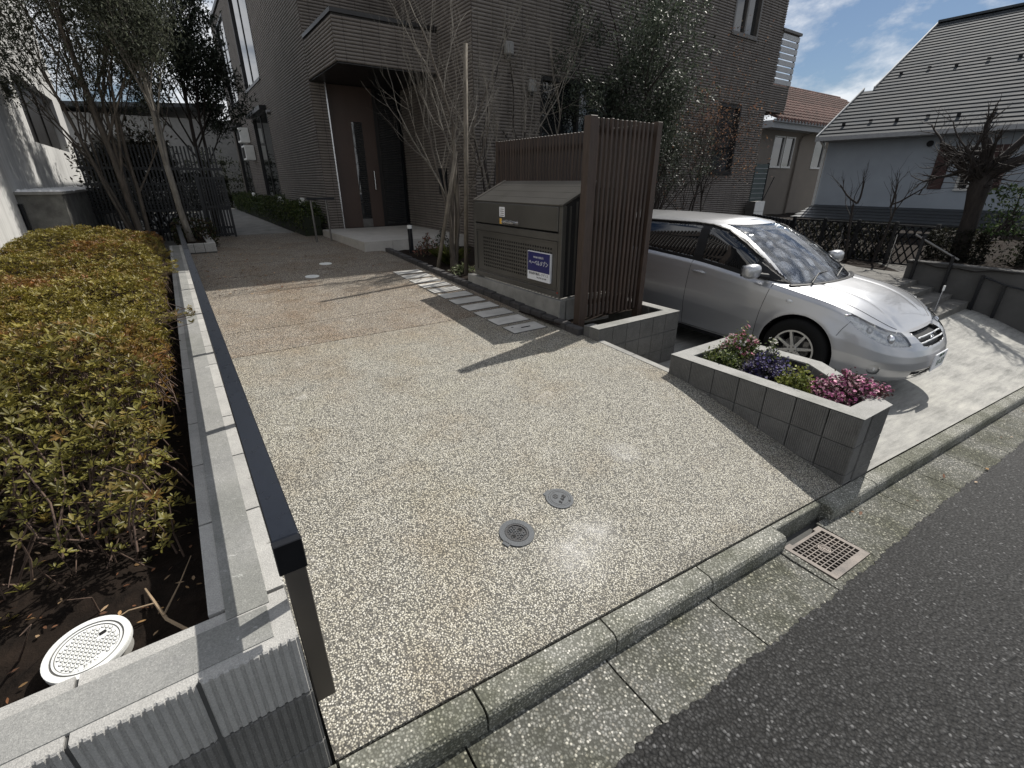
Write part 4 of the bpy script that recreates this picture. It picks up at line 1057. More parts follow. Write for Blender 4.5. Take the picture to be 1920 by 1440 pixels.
doors = {'front_door': [(-.44,.24),(-.42,.60),(-.38,.895),(-.7,.935),(-1.345,1.0),(-1.345,.24)], 'rear_door': [(-1.355,.24),(-1.355,1.0),(-2.36,1.05),(-2.36,.72),(-2.22,.52),(-2.18,.24)]}
tol = .0085
low0 = low.copy(); G0 = None
for ax in (0.0, -2.6):
    c = circ(ax, .315, arch_r, 120); XZn = snap(XZ, c, tol*1.1); dX = XZn-XZ; m = (ysc > .6)
    X = np.where(m, X+dX[...,0], X); Z = np.where(m, Z+dX[...,1], Z); XZ = np.stack([X, Z], -1)
SZ = np.stack([S2, Z], -1)
for poly in (head, grille, intake, fog):
    n_ = snap(SZ, poly, .0075); dz = n_[...,1]-SZ[...,1]; ds = n_[...,0]-SZ[...,0]
    Z = Z+dz
    # slide along the outline too
    tx = np.gradient(X, axis=0)/np.gradient(S2, axis=0); ty = np.gradient(ysc, axis=0)/np.gradient(S2, axis=0)
    X = X+tx*ds; ysc = ysc+ty*ds; S2 = S2+ds; SZ = np.stack([S2, Z], -1)
low = np.stack([X, np.maximum(ysc, 0), Z], -1)
F = grid_faces(NT_, NV); ctr = lambda A: A.reshape(-1, A.shape[-1])[F].mean(1)
cSZ = ctr(SZ); cXZ = ctr(np.stack([X, Z], -1)); cY = ctr(low)[:,1]
region = np.zeros(len(F), int)
for ax in (0.0, -2.6): region[(np.hypot(cXZ[:,0]-ax, cXZ[:,1]-.315) < arch_r) & (cY > .55)] = -1
region[inpoly(cSZ, head)] = 1; region[inpoly(cSZ, grille)] = 2; region[inpoly(cSZ, intake)] = 3; region[inpoly(cSZ, fog)] = 4
side = (cY > .70) & (region == 0)
region[side & inpoly(cXZ, doors['front_door'])] = 5; region[side & inpoly(cXZ, doors['rear_door'])] = 6
NX, NY, NZ = [np.gradient(low0[...,k], axis=0) for k in range(3)]
MX, MY, MZ = [np.gradient(low0[...,k], axis=1) for k in range(3)]
nrm = np.cross(np.stack([NX,NY,NZ],-1), np.stack([MX,MY,MZ],-1)); nrm /= np.maximum(np.linalg.norm(nrm, axis=-1, keepdims=True), 1e-9)
if nrm[NT_//2, NV//2, 1] < 0: nrm = -nrm
body = emit('body', low, F[region == 0], M['paint'], car)
for nm, rg in (('front_door', 5), ('rear_door', 6)):
    for sd in (-1, 1): halves(nm, low, F[region == rg], M['paint'], car, sd)
emit('grille_recess', low-nrm*.035, F[region == 2], M['trim'], car)
emit('intake_recess', low-nrm*.03, F[region == 3], M['trim'], car)
for sd in (-1, 1):
    h = halves('headlight', low+nrm*.001, F[region == 1], M['lampglass'], car, sd)
    halves('lamp_bowl', low-nrm*.02, F[region == 1], M['bowl'], h, sd)
    fg = halves('fog_recess', low-nrm*.02, F[region == 4], M['paint'], car, sd)
    def at_sz(ss, zz): 
        i = int(np.argmin(np.abs(ps_-ss))); j = int(np.argmin(np.abs(Z[i]-zz))); return low[i, j], nrm[i, j]
    for ss, zz, r, mt in ((hs(.28),.583,.052,'chrome'),(hs(.62),.648,.042,'lampin')):
        p, nn = at_sz(ss, zz); p = p-nn*.035; p = (p[0], p[1]*(1 if sd > 0 else -1), p[2])
        MB().sphere(p, r, 18, 12, (.75,.75,.95)).build('lamp_lens', M['chrome'] if mt == 'chrome' else M['lampin'], h, True)
    p, nn = at_sz(sfog, .292); p = p-nn*.02; p = (p[0], p[1]*sd, p[2])
    MB().sphere((p[0]+.004,p[1]-.012*sd,p[2]), .026, 14, 8, (.5,.5,1)).build('fog_lamp', M['lampin'], fg, True)
# grille bars and badge
for zz in (.515, .553):
    pts = []
    for ss in np.linspace(0, .30, 24):
        i = int(np.argmin(np.abs(ps_-ss))); j = int(np.argmin(np.abs(Z[i]-zz))); pts.append(low[i, j]-nrm[i, j]*.012)
    pts = [(p[0], -p[1], p[2]+0*p[0]) for p in pts[::-1]]+[(p[0], p[1], p[2]) for p in pts[1:]]
    pts = [(p[0], p[1], zz) for p in pts]
    MB().tube(pts, .0085, 6).build('grille_bar', M['lampin'], car, True)
for zz in (.222, .242, .262):
    pts = []
    for ss in np.linspace(0, .38, 20):
        i = int(np.argmin(np.abs(ps_-ss))); j = int(np.argmin(np.abs(Z[i]-zz))); pts.append(low[i, j]-nrm[i, j]*.014)
    pts = [(p[0], -p[1], zz) for p in pts[::-1]]+[(p[0], p[1], zz) for p in pts[1:]]
    MB().tube(pts, .004, 5).build('intake_bar', M['trim'], car)
nx_ = float(low[0, int(np.argmin(np.abs(Z[0]-.548))), 0])
bg = MB(); R2 = Matrix.Translation((nx_+.004, 0, .548)) @ Matrix.Rotation(R(90), 4, 'Y')
bg.ring((0,0,0), .034, .043, .008, 28); bg.ring((0,.0,.001), .012, .018, .007, 20); bg.box(-.030,-.020,-.022,.022,.001,.007); bg.xform(R2 @ Matrix.Diagonal((.8,1.15,1,1))).build('badge', M['chrome'], car)
# bonnet, windscreen surround
emit('bonnet', hood, grid_faces(len(hood_rows), NS), M['paint'], car)
# greenhouse regions
G0 = G.copy(); Gc = G.reshape(-1, 3); FG = grid_faces(NU, NG)
gx = G[...,0]; gz = G[...,2]; gy = G[...,1]; gi = np.repeat(np.arange(NU)[:,None], NG, 1)/NU
GXZ = np.stack([gx, gz], -1)
fwin = [(-.585,.965),(-1.24,1.028),(-1.29,1.365),(-1.10,1.335),(-.85,1.225),(-.62,1.095)]
rwin = [(-1.36,1.035),(-2.25,1.08),(-2.32,1.345),(-2.2,1.36),(-1.40,1.372)]
qwin = [(-2.40,1.09),(-2.98,1.12),(-2.90,1.18),(-2.70,1.305),(-2.42,1.335)]
tri = [(-.29,.918),(-.565,.957),(-.60,1.085),(-.50,1.03)]
for poly in (fwin, rwin, qwin, tri):
    n_ = snap(GXZ, poly, .009); m = gy > .35
    gx = np.where(m, n_[...,0], gx); gz = np.where(m, n_[...,1], gz); GXZ = np.stack([gx, gz], -1)
ws_i = np.zeros(NG, int)
for k in range(NG):
    yb_w = np.interp(g[k], [0,.5,.93,1], [.668,.585,.51,.48]); h_ = NU//2
    i_ = int(np.searchsorted(gy[:h_,k], yb_w)); 
    if gy[i_,k]-yb_w > yb_w-gy[i_-1,k]: i_ -= 1
    gx[i_,k] = np.interp(yb_w, gy[:h_,k], gx[:h_,k]); gy[i_,k] = yb_w; ws_i[k] = i_
G = np.stack([gx, gy, gz], -1)
fi, fj = FG[:,0]//NG, FG[:,0] % NG
ws_face = (fi < np.minimum(ws_i[fj], ws_i[np.minimum(fj+1, NG-1)])) & (fj < int(.93*NG))
cg = G.reshape(-1, 3)[FG].mean(1); kk = (np.repeat(np.arange(NG)[None,:], NU, 0)/(NG-1)).reshape(-1)[FG].mean(1)
sidefc = cg[:,1] > .42
reg = np.zeros(len(FG), int)
reg[sidefc & inpoly(cg[:,[0,2]], fwin)] = 1; reg[sidefc & inpoly(cg[:,[0,2]], rwin)] = 2; reg[sidefc & inpoly(cg[:,[0,2]], qwin)] = 3; reg[sidefc & inpoly(cg[:,[0,2]], tri)] = 6
band = sidefc & (cg[:,0] < -.25) & (cg[:,0] > -3.05) & (reg == 0) & inpoly(cg[:,[0,2]], [(-.26,.905),(-3.1,1.09),(-2.75,1.335),(-2.4,1.368),(-1.4,1.392),(-1.2,1.382),(-.85,1.262),(-.55,1.09)])
reg[band] = 5
front = ws_face & (reg == 0)
reg[front] = 4
rear = (cg[:,0] < -3.1) & (reg == 0) & (cg[:,1] < .58) & (kk > .1) & (kk < .9); reg[rear] = 7
emit('cabin_frame', G, FG[reg == 0], M['paint'], car)
gn = np.cross(np.stack([np.gradient(G0[...,k], axis=0) for k in range(3)], -1), np.stack([np.gradient(G0[...,k], axis=1) for k in range(3)], -1)); gn /= np.maximum(np.linalg.norm(gn, axis=-1, keepdims=True), 1e-9)
if gn[NU//2, NG//2, 1] < 0: gn = -gn
for sd in (-1, 1):
    halves('side_window', G-gn*.004, FG[reg == 1], M['carglass'], car, sd); halves('side_window', G-gn*.004, FG[reg == 2], M['carglass'], car, sd)
    halves('side_window', G-gn*.004, FG[reg == 3], M['carglass'], car, sd); halves('window_trim', G, FG[reg == 5], M['trim'], car, sd); halves('corner_trim', G, FG[reg == 6], M['trim'], car, sd)
wsn = emit('windscreen', G-gn*.003, FG[reg == 4], M['lampglass'], car); emit('sunshade', G-gn*(.022+.008*np.sin(G[...,1]*34+np.sin(G[...,0]*13)*2)+.006*np.sin(G[...,0]*41+G[...,1]*9))[...,None], FG[reg == 4], M['foil'], wsn); emit('rear_window', G, FG[reg == 7], M['carglass'], car)
emit('roof', roof, grid_faces(NU, NR), M['paint'], car)
# seams
def surf_y(x, z, arr):
    A = arr.reshape(-1, 3); d = (A[:,0]-x)**2+(A[:,2]-z)**2; d = np.where(A[:,1] > .5, d, 9); i = np.argsort(d)[:4]; return float(A[i,1].mean())
def seam(pts, arr, sd, r=.003, name='panel_gap', mat='trim', out=0.0):
    P = []
    for (x0, z0), (x1, z1) in zip(pts, pts[1:]):
        n = max(2, int(math.hypot(x1-x0, z1-z0)/.03))
        for k in range(n): P.append((lerp(x0,x1,k/n), lerp(z0,z1,k/n)))
    P.append(pts[-1])
    MB().tube([(x, sd*(surf_y(x, z, arr)+out), z) for x, z in P], r, 5).build(name, M[mat], car)
for sd in (-1, 1):
    seam([(-.38,.90),(-.42,.60),(-.44,.24)], low, sd); seam([(-1.35,1.0),(-1.35,.24)], low, sd); seam([(-.44,.24),(-1.35,.24),(-2.18,.24)], low, sd, .003)
    seam([(-2.36,1.05),(-2.36,.72),(-2.24,.52)], low, sd); seam([(.40,.70),(.36,.62),(.335,.55)], low, sd, .0025)
    # door visor
    seam([(-.60,1.11),(-.85,1.24),(-1.08,1.345),(-1.28,1.385),(-1.50,1.392),(-2.25,1.375)], G, sd, .014, 'rain_visor', 'trim', .004)
# bonnet shut line
for sd in (-1, 1):
    pts = []
    for i in range(0, len(hood_rows), 4):
        if hood[i, 6, 0] < .66 and hood[i, 6, 0] > -.5: p = hood[i, 6]; pts.append((p[0], sd*p[1], p[2]+.0005))
    MB().tube(pts, .0028, 5).build('panel_gap', M['trim'], car)
# cowl and wipers
q = MB(); cw = []
for yy in np.linspace(-.70, .70, 30):
    xf = -.075-.20*(abs(yy)/.75)**2.4; cw.append((xf, yy, .893-.012*(abs(yy)/.7)**2))
q.tube(cw, [.026]*30, 8); q.build('cowl', M['trim'], car)
for y0, y1, x1, z1 in ((-.52,.0,-.20,.985),(.02,.55,-.27,.985)):
    MB().tube([(-.12,y0,.925),(-.19,(y0+y1)/2,.985),(x1,y1,z1+.0)], [.008,.007,.004], 6).build('wiper', M['trim'], car)
# door handles, mirrors, side lamps, corner pole, plate, sill
for sd in (-1, 1):
    for xx, zz in ((-1.22,.885),(-2.22,.915)):
        y = surf_y(xx, zz, low); hd = MB(); hd.sphere((xx+.01, sd*(y-.004), zz-.004), .06, 14, 8, (1.25,.12,.45)); hd.build('handle_cup', M['trim'] if False else M['alloy'], car, True)
        MB().tube([(xx-.085,sd*(y+.006),zz+.006),(xx-.05,sd*(y+.024),zz+.008),(xx+.05,sd*(y+.024),zz+.006),(xx+.085,sd*(y+.006),zz+.003)], [.010,.013,.013,.010], 8).build('door_handle', M['paint'], car, True)
    mr = MB(); mr.sphere((0,0,0), 1, 26, 16); se = lambda v, e: math.copysign(abs(v)**e, v)
    mr.v = [(-.535+.070*se(x,.75)-.012*y*y, sd*(.945+.108*se(y,.62)), 1.015+.072*se(z,.70)) for x, y, z in mr.v]; mm = mr.build('mirror', M['paint'], car, True)
    MB().tube([(-.46,sd*.77,.955),(-.50,sd*.88,.975)], [.035,.028], 8).build('mirror_arm', M['trim'], mm)
    MB().cbox((-.60,sd*.945,1.015), (.02,.17,.11), .008).build('mirror_glass', M['carglass'], mm)
    y = surf_y(-.16, .77, low); MB().sphere((-.16, sd*y, .77), .032, 12, 8, (1.0,.25,.6)).build('side_marker', M['lampin'], car, True)
MB().tube([(.66,.56,.66),(.66,.56,.90)], .005, 6).build('corner_pole', M['steel'], car); MB().cyl((.66,.56,.87), .009, .05, 8).build('pole_tip', M['white'], car)
lx = float(low[0, int(np.argmin(np.abs(Z[0]-.33))), 0])
pl = MB().cbox((lx+.016,0,.330), (.012,.335,.168), .004).build('number_plate', M['signwhite'], car)
PM = lambda y, z: frame_M((lx+.0245, y, z), (0,1,0), (0,0,1))
text_obj('lettering', '11-17', .085, M['green_ink'], pl, PM(.02, .312), .0008, sx=1.05)
text_obj('lettering', '練馬 500', .035, M['green_ink'], pl, PM(0, .388), .0008)
for sd in (-1, 1): MB().cbox((-1.3, sd*.765, .205), (1.75,.06,.05), .012).build('side_sill', M['trim'], car)
MB().box(-3.35, .40, -.70, .70, .17, .24).build('underbody', M['trim'], car)
# wheels and wells
def wheel(ax, sd):
    w = bpy.data.objects.new('wheel', None); COL.objects.link(w); w.parent = car; w.location = (ax, sd*.765, .312)
    nT = 56; prof = [(.198,-.085),(.225,-.098),(.272,-.102),(.303,-.088),(.312,-.05),(.312,.05),(.303,.088),(.272,.102),(.225,.098),(.198,.085)]
    q = MB(); V = []; Ff = []; m = len(prof)
    for i in range(nT):
        a = 2*math.pi*i/nT
        for r, yy in prof: V.append((r*math.cos(a), yy, r*math.sin(a)))
    for i in range(nT):
        for j in range(m-1): Ff.append((i*m+j, ((i+1)%nT)*m+j, ((i+1)%nT)*m+j+1, i*m+j+1))
    q.add(V, Ff).build('tyre', M['rubber'], w, True)
    yo = sd*.082
    rim = MB(); 
    for r0, r1, y0, y1 in ((.186,.202,.098,.098),(.186,.182,.098,.06),(.182,.182,.06,-.09)):
        V = []; 
        for i in range(nT):
            a = 2*math.pi*i/nT; V += [(r0*math.cos(a), sd*y0, r0*math.sin(a)), (r1*math.cos(a), sd*y1, r1*math.sin(a))]
        rim.add(V, [(2*i, 2*((i+1)%nT), 2*((i+1)%nT)+1, 2*i+1) for i in range(nT)])
    rm = rim.build('rim', M['alloy'], w, True)
    for k in range(8):
        a = 2*math.pi*k/8+.28; c, s_ = math.cos(a), math.sin(a); sp = MB(); lo = []; hi = []
        for r, wd in ((.035,.017),(.035,-.017),(.186,-.011),(.186,.011)):
            xx, zz = r*c-wd*s_, r*s_+wd*c; yy = .080+.014*(r/.186)
            lo.append((xx, sd*(yy-.028), zz)); hi.append((xx, sd*yy, zz))
        sp.hull8(lo, hi); sp.build('spoke', M['alloy'], rm)
    h = MB(); h.tube([(0,sd*.045,0),(0,sd*.094,0)], [.052,.046], 20); h.build('hub', M['alloy'], rm, False)
    for k in range(5):
        a = 2*math.pi*k/5; MB().tube([(.032*math.cos(a),sd*.09,.032*math.sin(a)),(.032*math.cos(a),sd*.099,.032*math.sin(a))], .009, 6).build('nut', M['dimsteel'], rm)
    MB().tube([(0,sd*-.02,0),(0,sd*.012,0)], .125, 28).build('brake_disc', M['dimsteel'], w)
    MB().cbox((.10,sd*.02,.05), (.07,.05,.12), .01).build('caliper', M['dimsteel'], w)
    wl_ = MB(); V = []; n = 40
    for i in range(n+1):
        a = math.pi*1.12*i/n-.06*math.pi; V += [(.352*math.cos(a), sd*(.815-.765), .003+.352*math.sin(a)), (.352*math.cos(a), sd*(-.35), .003+.352*math.sin(a))]
    wl_.add(V, [(2*i,2*i+1,2*i+3,2*i+2) for i in range(n)]); wl_.build('wheel_well', M['trim'], w)
for ax in (0.0, -2.6):
    for sd in (-1, 1): wheel(ax, sd)
# ------------------------------------------------------------------ plants
def unit(v): return v/np.maximum(np.linalg.norm(v, axis=-1, keepdims=True), 1e-9)
def leaf_mesh(name, P, D, N, L, W, tint, mat, fold=.15, curl=.1):
    """P base, D direction, N up of each leaf; six-point folded leaf"""
    n = len(P); D = unit(D); Sd = unit(np.cross(D, N)); N = np.cross(Sd, D)
    L = np.broadcast_to(L, (n,))[:,None]; W = np.broadcast_to(W, (n,))[:,None]
    tpl = [(0,0,0),(-.5,.38,1),(-.38,.75,1),(0,1,0),(.38,.75,1),(.5,.38,1)]
    V = np.stack([P+Sd*W*a+D*L*b+N*(W*fold*c-L*curl*b*b) for a, b, c in tpl], 1).reshape(-1, 3)
    base = np.arange(n)[:,None]*6
    F = np.concatenate([base+np.array([[0,3,2,1]]), base+np.array([[0,5,4,3]])], 1).reshape(-1, 4)
    return fast_mesh(name, V, F, mat, False, np.repeat(tint, 6, 0))
def quad_leaves(name, P, D, N, L, W, tint, mat):
    n = len(P); D = unit(D); Sd = unit(np.cross(D, N)); L = np.broadcast_to(L, (n,))[:,None]; W = np.broadcast_to(W, (n,))[:,None]
    N = np.cross(Sd, D)
    V = np.stack([P, P+D*L*.5-Sd*W*.5+N*W*.12, P+D*L-N*L*.1, P+D*L*.5+Sd*W*.5+N*W*.12], 1).reshape(-1, 3)
    F = np.arange(n*4).reshape(-1, 4)
    return fast_mesh(name, V, F, mat, False, np.repeat(tint, 4, 0))
def pick(rng, cols, n, jitter=.2, w=None):
    c = np.array(cols)[rng.choice(len(cols), n, p=w)]; return np.clip(c*(1+rng.normal(0, jitter, (n, 1))), 0.002, 1)
def tubes_mesh(name, tubes, mat, n=5):
    mb = MB()
    for pts, rad in tubes: mb.tube(pts, rad, n, cap=False)
    return fast_mesh(name, mb.v, mb.f, mat, True)
def grow(rng, p, d, L, r, depth, out, tips, cfg):
    nseg = cfg.get('seg', 4); pts = [p]; rad = [r]; d = unit(d)
    for i in range(nseg):
        d = unit(d+rng.normal(0, cfg['wob'], 3)+np.array([0,0,cfg['up']])); p = p+d*L/nseg; pts.append(p); rad.append(r*(1-(1-cfg['taper'])*(i+1)/nseg))
    out.append((pts, rad))
    if depth == 0:
        for q in pts[1:]: tips.append((q, d, r))
        return
    nk = cfg['kids'][depth] if isinstance(cfg['kids'], dict) else cfg['kids']
    for k in range(nk):
        t = rng.uniform(cfg['t0'], 1.0) if k else 1.0
        i = min(int(t*nseg), nseg-1); f = t*nseg-i; q = pts[i]*(1-f)+pts[i+1]*f
        ax = unit(rng.normal(0, 1, 3)); a = cfg['spread']*rng.uniform(.6, 1.3)*(.5 if k == 0 else 1)
        side = unit(np.cross(d, ax)); nd = d*math.cos(a)+side*math.sin(a)
        grow(rng, q, nd, L*cfg['lk']*rng.uniform(.75, 1.2), rad[i]*cfg['rk'], depth-1, out, tips, cfg)
def tree(name, label, seed, stems, cfg, barkm, leaves=None, group=None, twigs=True):
    """stems: list of (base, dir, length, radius). leaves: dict(n, L, W, cols, r)"""
    rng = np.random.default_rng(seed); o = thing(name, label, 'tree', group)
    out = []; tips = []
    for b, d, L, r in stems: grow(rng, np.array(b, float), np.array(d, float), L, r, cfg['depth'], out, tips, cfg)
    trunk = [t for t in out if t[1][0] > cfg.get('cut', .012)]; fine = [t for t in out if t[1][0] <= cfg.get('cut', .012)]
    link('trunk', tubes_mesh('trunk', trunk, barkm, 7), o)
    if fine: t_ = link('twigs', tubes_mesh('twigs', fine, cfg.get('twigmat', barkm), 4), o); t_['kind'] = 'stuff'
    if leaves:
        tp = np.array([t[0] for t in tips]); td = np.array([t[1] for t in tips]); n = leaves['n']
        idx = rng.integers(0, len(tp), n); P = tp[idx]+rng.normal(0, leaves['r'], (n, 3))
        D = unit(td[idx]+rng.normal(0, .9, (n, 3))+np.array([0,0,leaves.get('droop', -.1)])); N = unit(rng.normal(0, .6, (n, 3))+np.array([0,0,1.]))
        tint = pick(rng, leaves['cols'], n, .25)
        c = link('crown', quad_leaves('crown', P, D, N, leaves['L']*rng.uniform(.6, 1.25, n), leaves['W']*rng.uniform(.7, 1.2, n), tint, M[leaves.get('mat', 'leaf')]), o); c['kind'] = 'stuff'
    return o
# --- azalea hedge: rosettes of leaves on twigs, over a rounded mass
def azalea():
    rng = np.random.default_rng(11); o = thing('azalea_hedge', 'broad azalea hedge with yellow-green and reddish leaves behind the block wall', 'hedge')
    def top(x, y):
        return 1.02+.05*np.sin(x*3.1+y*1.3)+.045*np.sin(y*2.7-x*2)+.03*np.sin(y*6.1+x*5)-.16*np.clip((x+.34)/.16, 0, 1)**2-.10*np.clip((-1.5-x)/.5, 0, 1)**2
    n = 36000
    x = rng.uniform(-2.0, -.21, n); y = rng.uniform(1.6, 9.7, n)
    # thin, gappy near end
    keep = rng.uniform(0, 1, n) < np.clip((y-1.62-.25*np.sin(x*5))/.5, .02, 1)*np.where(y < 4.2, 1.0, .85)
    x, y = x[keep], y[keep]; n = len(x)
    lumps = np.zeros(n)
    cx = rng.uniform(-2, -.25, 90); cy = rng.uniform(1.9, 9.7, 90)
    d = np.min(np.hypot(x[:,None]-cx[None], y[:,None]-cy[None]), 1); lump = .11-.32*np.clip(d-.06, 0, .4)
    depth = np.abs(rng.normal(0, .055, n))+(rng.uniform(0, 1, n) < .3)*rng.uniform(0, .28, n)
    z = top(x, y)+lump-depth
    z -= .22*np.clip((2.25-y)/.5, 0, 1)*rng.uniform(0, 1, n)
    P = np.stack([x, y, z], 1)
    # overhanging sprays over the wall
    spr = []
    for yy, ln, zz in ((3.82,.22,.95),(5.9,.16,.97),(6.35,.17,.96),(7.1,.12,.98),(2.9,.06,.93)):
        for k in range(26): t = rng.uniform(0, 1); spr.append((-.23+ln*t, yy-.05*t+rng.normal(0,.05), zz+.02*t+rng.normal(0,.025)))
    P = np.concatenate([P, np.array(spr)]); n = len(P); x, y, z = P.T
    k = 7; up = unit(np.stack([rng.normal(0, .35, n), rng.normal(0, .35, n), np.ones(n)], 1))
    a = rng.uniform(0, 2*np.pi, n)[:,None]+np.arange(k)[None]*2*np.pi/k+rng.normal(0, .25, (n, k))
    el = rng.uniform(.15, .95, (n, k))
    t1 = unit(np.cross(up, np.array([1.,.3,0]))); t2 = np.cross(up, t1)
    D = t1[:,None]*(np.cos(a)*np.cos(el))[...,None]+t2[:,None]*(np.sin(a)*np.cos(el))[...,None]+up[:,None]*np.sin(el)[...,None]
    Pk = np.repeat(P[:,None], k, 1)+D*.004
    red = .5+.5*np.sin(x*2.3+y*1.1+1.3)*np.sin(y*1.7-x*1.9)+rng.normal(0, .22, n); red = np.clip((red-.45)*1.6, 0, 1)
    dark = np.clip((top(x, y)+.05-z)/.25, 0, 1)
    g1 = np.array([.175,.145,.026]); g2 = np.array([.135,.122,.028]); r1 = np.array([.185,.080,.024])
    near = np.clip((3.1-y)/1.2, 0, 1)[:,None]
    base = (g1*(1-near)+g2*near)*(1-red[:,None])+r1*red[:,None]
    tint = np.repeat((base*(1+rng.normal(0, .22, (n, 1))))[:,None], k, 1)*(1+rng.normal(0, .12, (n, k, 1)))
    ln = (rng.uniform(.019, .035, n)[:,None]*rng.uniform(.75, 1.1, (n, k)))
    me = leaf_mesh('foliage', Pk.reshape(-1,3), D.reshape(-1,3), np.repeat(up[:,None], k, 1).reshape(-1,3), ln.reshape(-1), (ln*.36).reshape(-1), np.clip(tint.reshape(-1,3), .003, 1), M['leafazalea'])
    f = link('foliage', me, o); f['kind'] = 'stuff'
    tw = []
    sel = rng.choice(n-len(spr), 6000, replace=False)
    for i in sel:
        p = P[i]; b = p+np.array([rng.normal(0,.06), rng.normal(0,.06), -rng.uniform(.10,.26)]); mdl = (p+b)/2+rng.normal(0, .015, 3); tw.append(([b, mdl, p], [.0035,.003,.0018]))
    for (sx, sy, sz) in spr[::2]:
        b = np.array([-.28, sy+rng.normal(0,.03), sz-.06]); q_ = np.array([sx,sy,sz]); tw.append(([b, (b+q_)/2+np.array([0,0,.015]), q_], [.003,.0025,.0015]))
    for k_ in range(150):
        yy = rng.uniform(1.45, 2.9) if k_ < 120 else rng.uniform(3, 9); b = np.array([rng.uniform(-1.5,-.42), yy, .60]); d = unit(np.array([rng.normal(-.1,.5), rng.normal(-.25,.6), .8])); L = rng.uniform(.18,.40); c_ = rng.normal(0,.05,3)
        tw.append(([b, b+d*L*.3+c_*.4, b+d*L*.65+c_, b+d*L+c_*.3+rng.normal(0,.03,3)], [.0042,.0034,.0024,.001]))
    t = link('twigs', tubes_mesh('twigs', tw, simple('azalea_twig', (.085,.055,.04), .85, var=.4, nscale=30), 4), o); t['kind'] = 'stuff'
azalea()
# litter and broken twigs on the bare soil
tw = tag(MB().tube([(-.33,1.50,.655),(-.30,1.40,.67),(-.265,1.28,.70),(-.20,1.15,.735)], [.003,.004,.0045,.005], 6).build('fallen_twig', M['twig']), 'dry forked twig lying on the soil against the white lid', 'twig')
MB().tube([(-.272,1.30,.70),(-.235,1.42,.69),(-.20,1.52,.70)], [.003,.002,.0012], 5).build('side_shoot', M['twig'], tw)
MB().tube([(-.30,1.40,.67),(-.36,1.40,.68),(-.42,1.37,.68)], [.003,.002,.001], 5).build('side_shoot', M['twig'], tw)
def litter(name, label, rng, n, fx, mat, L):
    P = np.array([fx(rng) for _ in range(n)]); D = unit(np.stack([rng.normal(0,1,n), rng.normal(0,1,n), rng.normal(0,.15,n)], 1)); N = unit(np.stack([rng.normal(0,.3,n), rng.normal(0,.3,n), np.ones(n)], 1))
    tint = pick(rng, [(.22,.10,.05),(.30,.18,.08),(.14,.07,.04),(.36,.25,.15)], n, .3)
    o = link(name, leaf_mesh(name, P, D, N, rng.uniform(.5,1.2,n)*L, rng.uniform(.5,1.1,n)*L*.45, tint, M['leaf'], .2, -.15)); stuff(o, label, 'leaves')
rl = np.random.default_rng(5)
litter('leaf_litter', 'scattered dead leaves and chips on the bare bed soil', rl, 420, lambda r: (lambda x, y: (x, y, bumpy(.62,.03)(x, y)+.008))(r.uniform(-1.3,-.2), r.uniform(1.15,3.0)), None, .022)
litter('fallen_leaves', 'small fallen leaves on the shaded upper driveway', rl, 170, lambda r: (lambda x, y: (x, y, z_drive(x, y)+.006))(r.uniform(.1,2.6) if r.random() < .4 else r.uniform(.1,.9), r.uniform(6.4,10.2)), None, .05)
def gl(r):
    x = r.uniform(2.9,9.0); y = r.uniform(y_gut(x)-.05, y_kfront(x)); return (x, y, z_gut(x)+.014)
litter('gutter_leaves', 'few dry leaves lying in the street gutter', rl, 16, gl, None, .04)
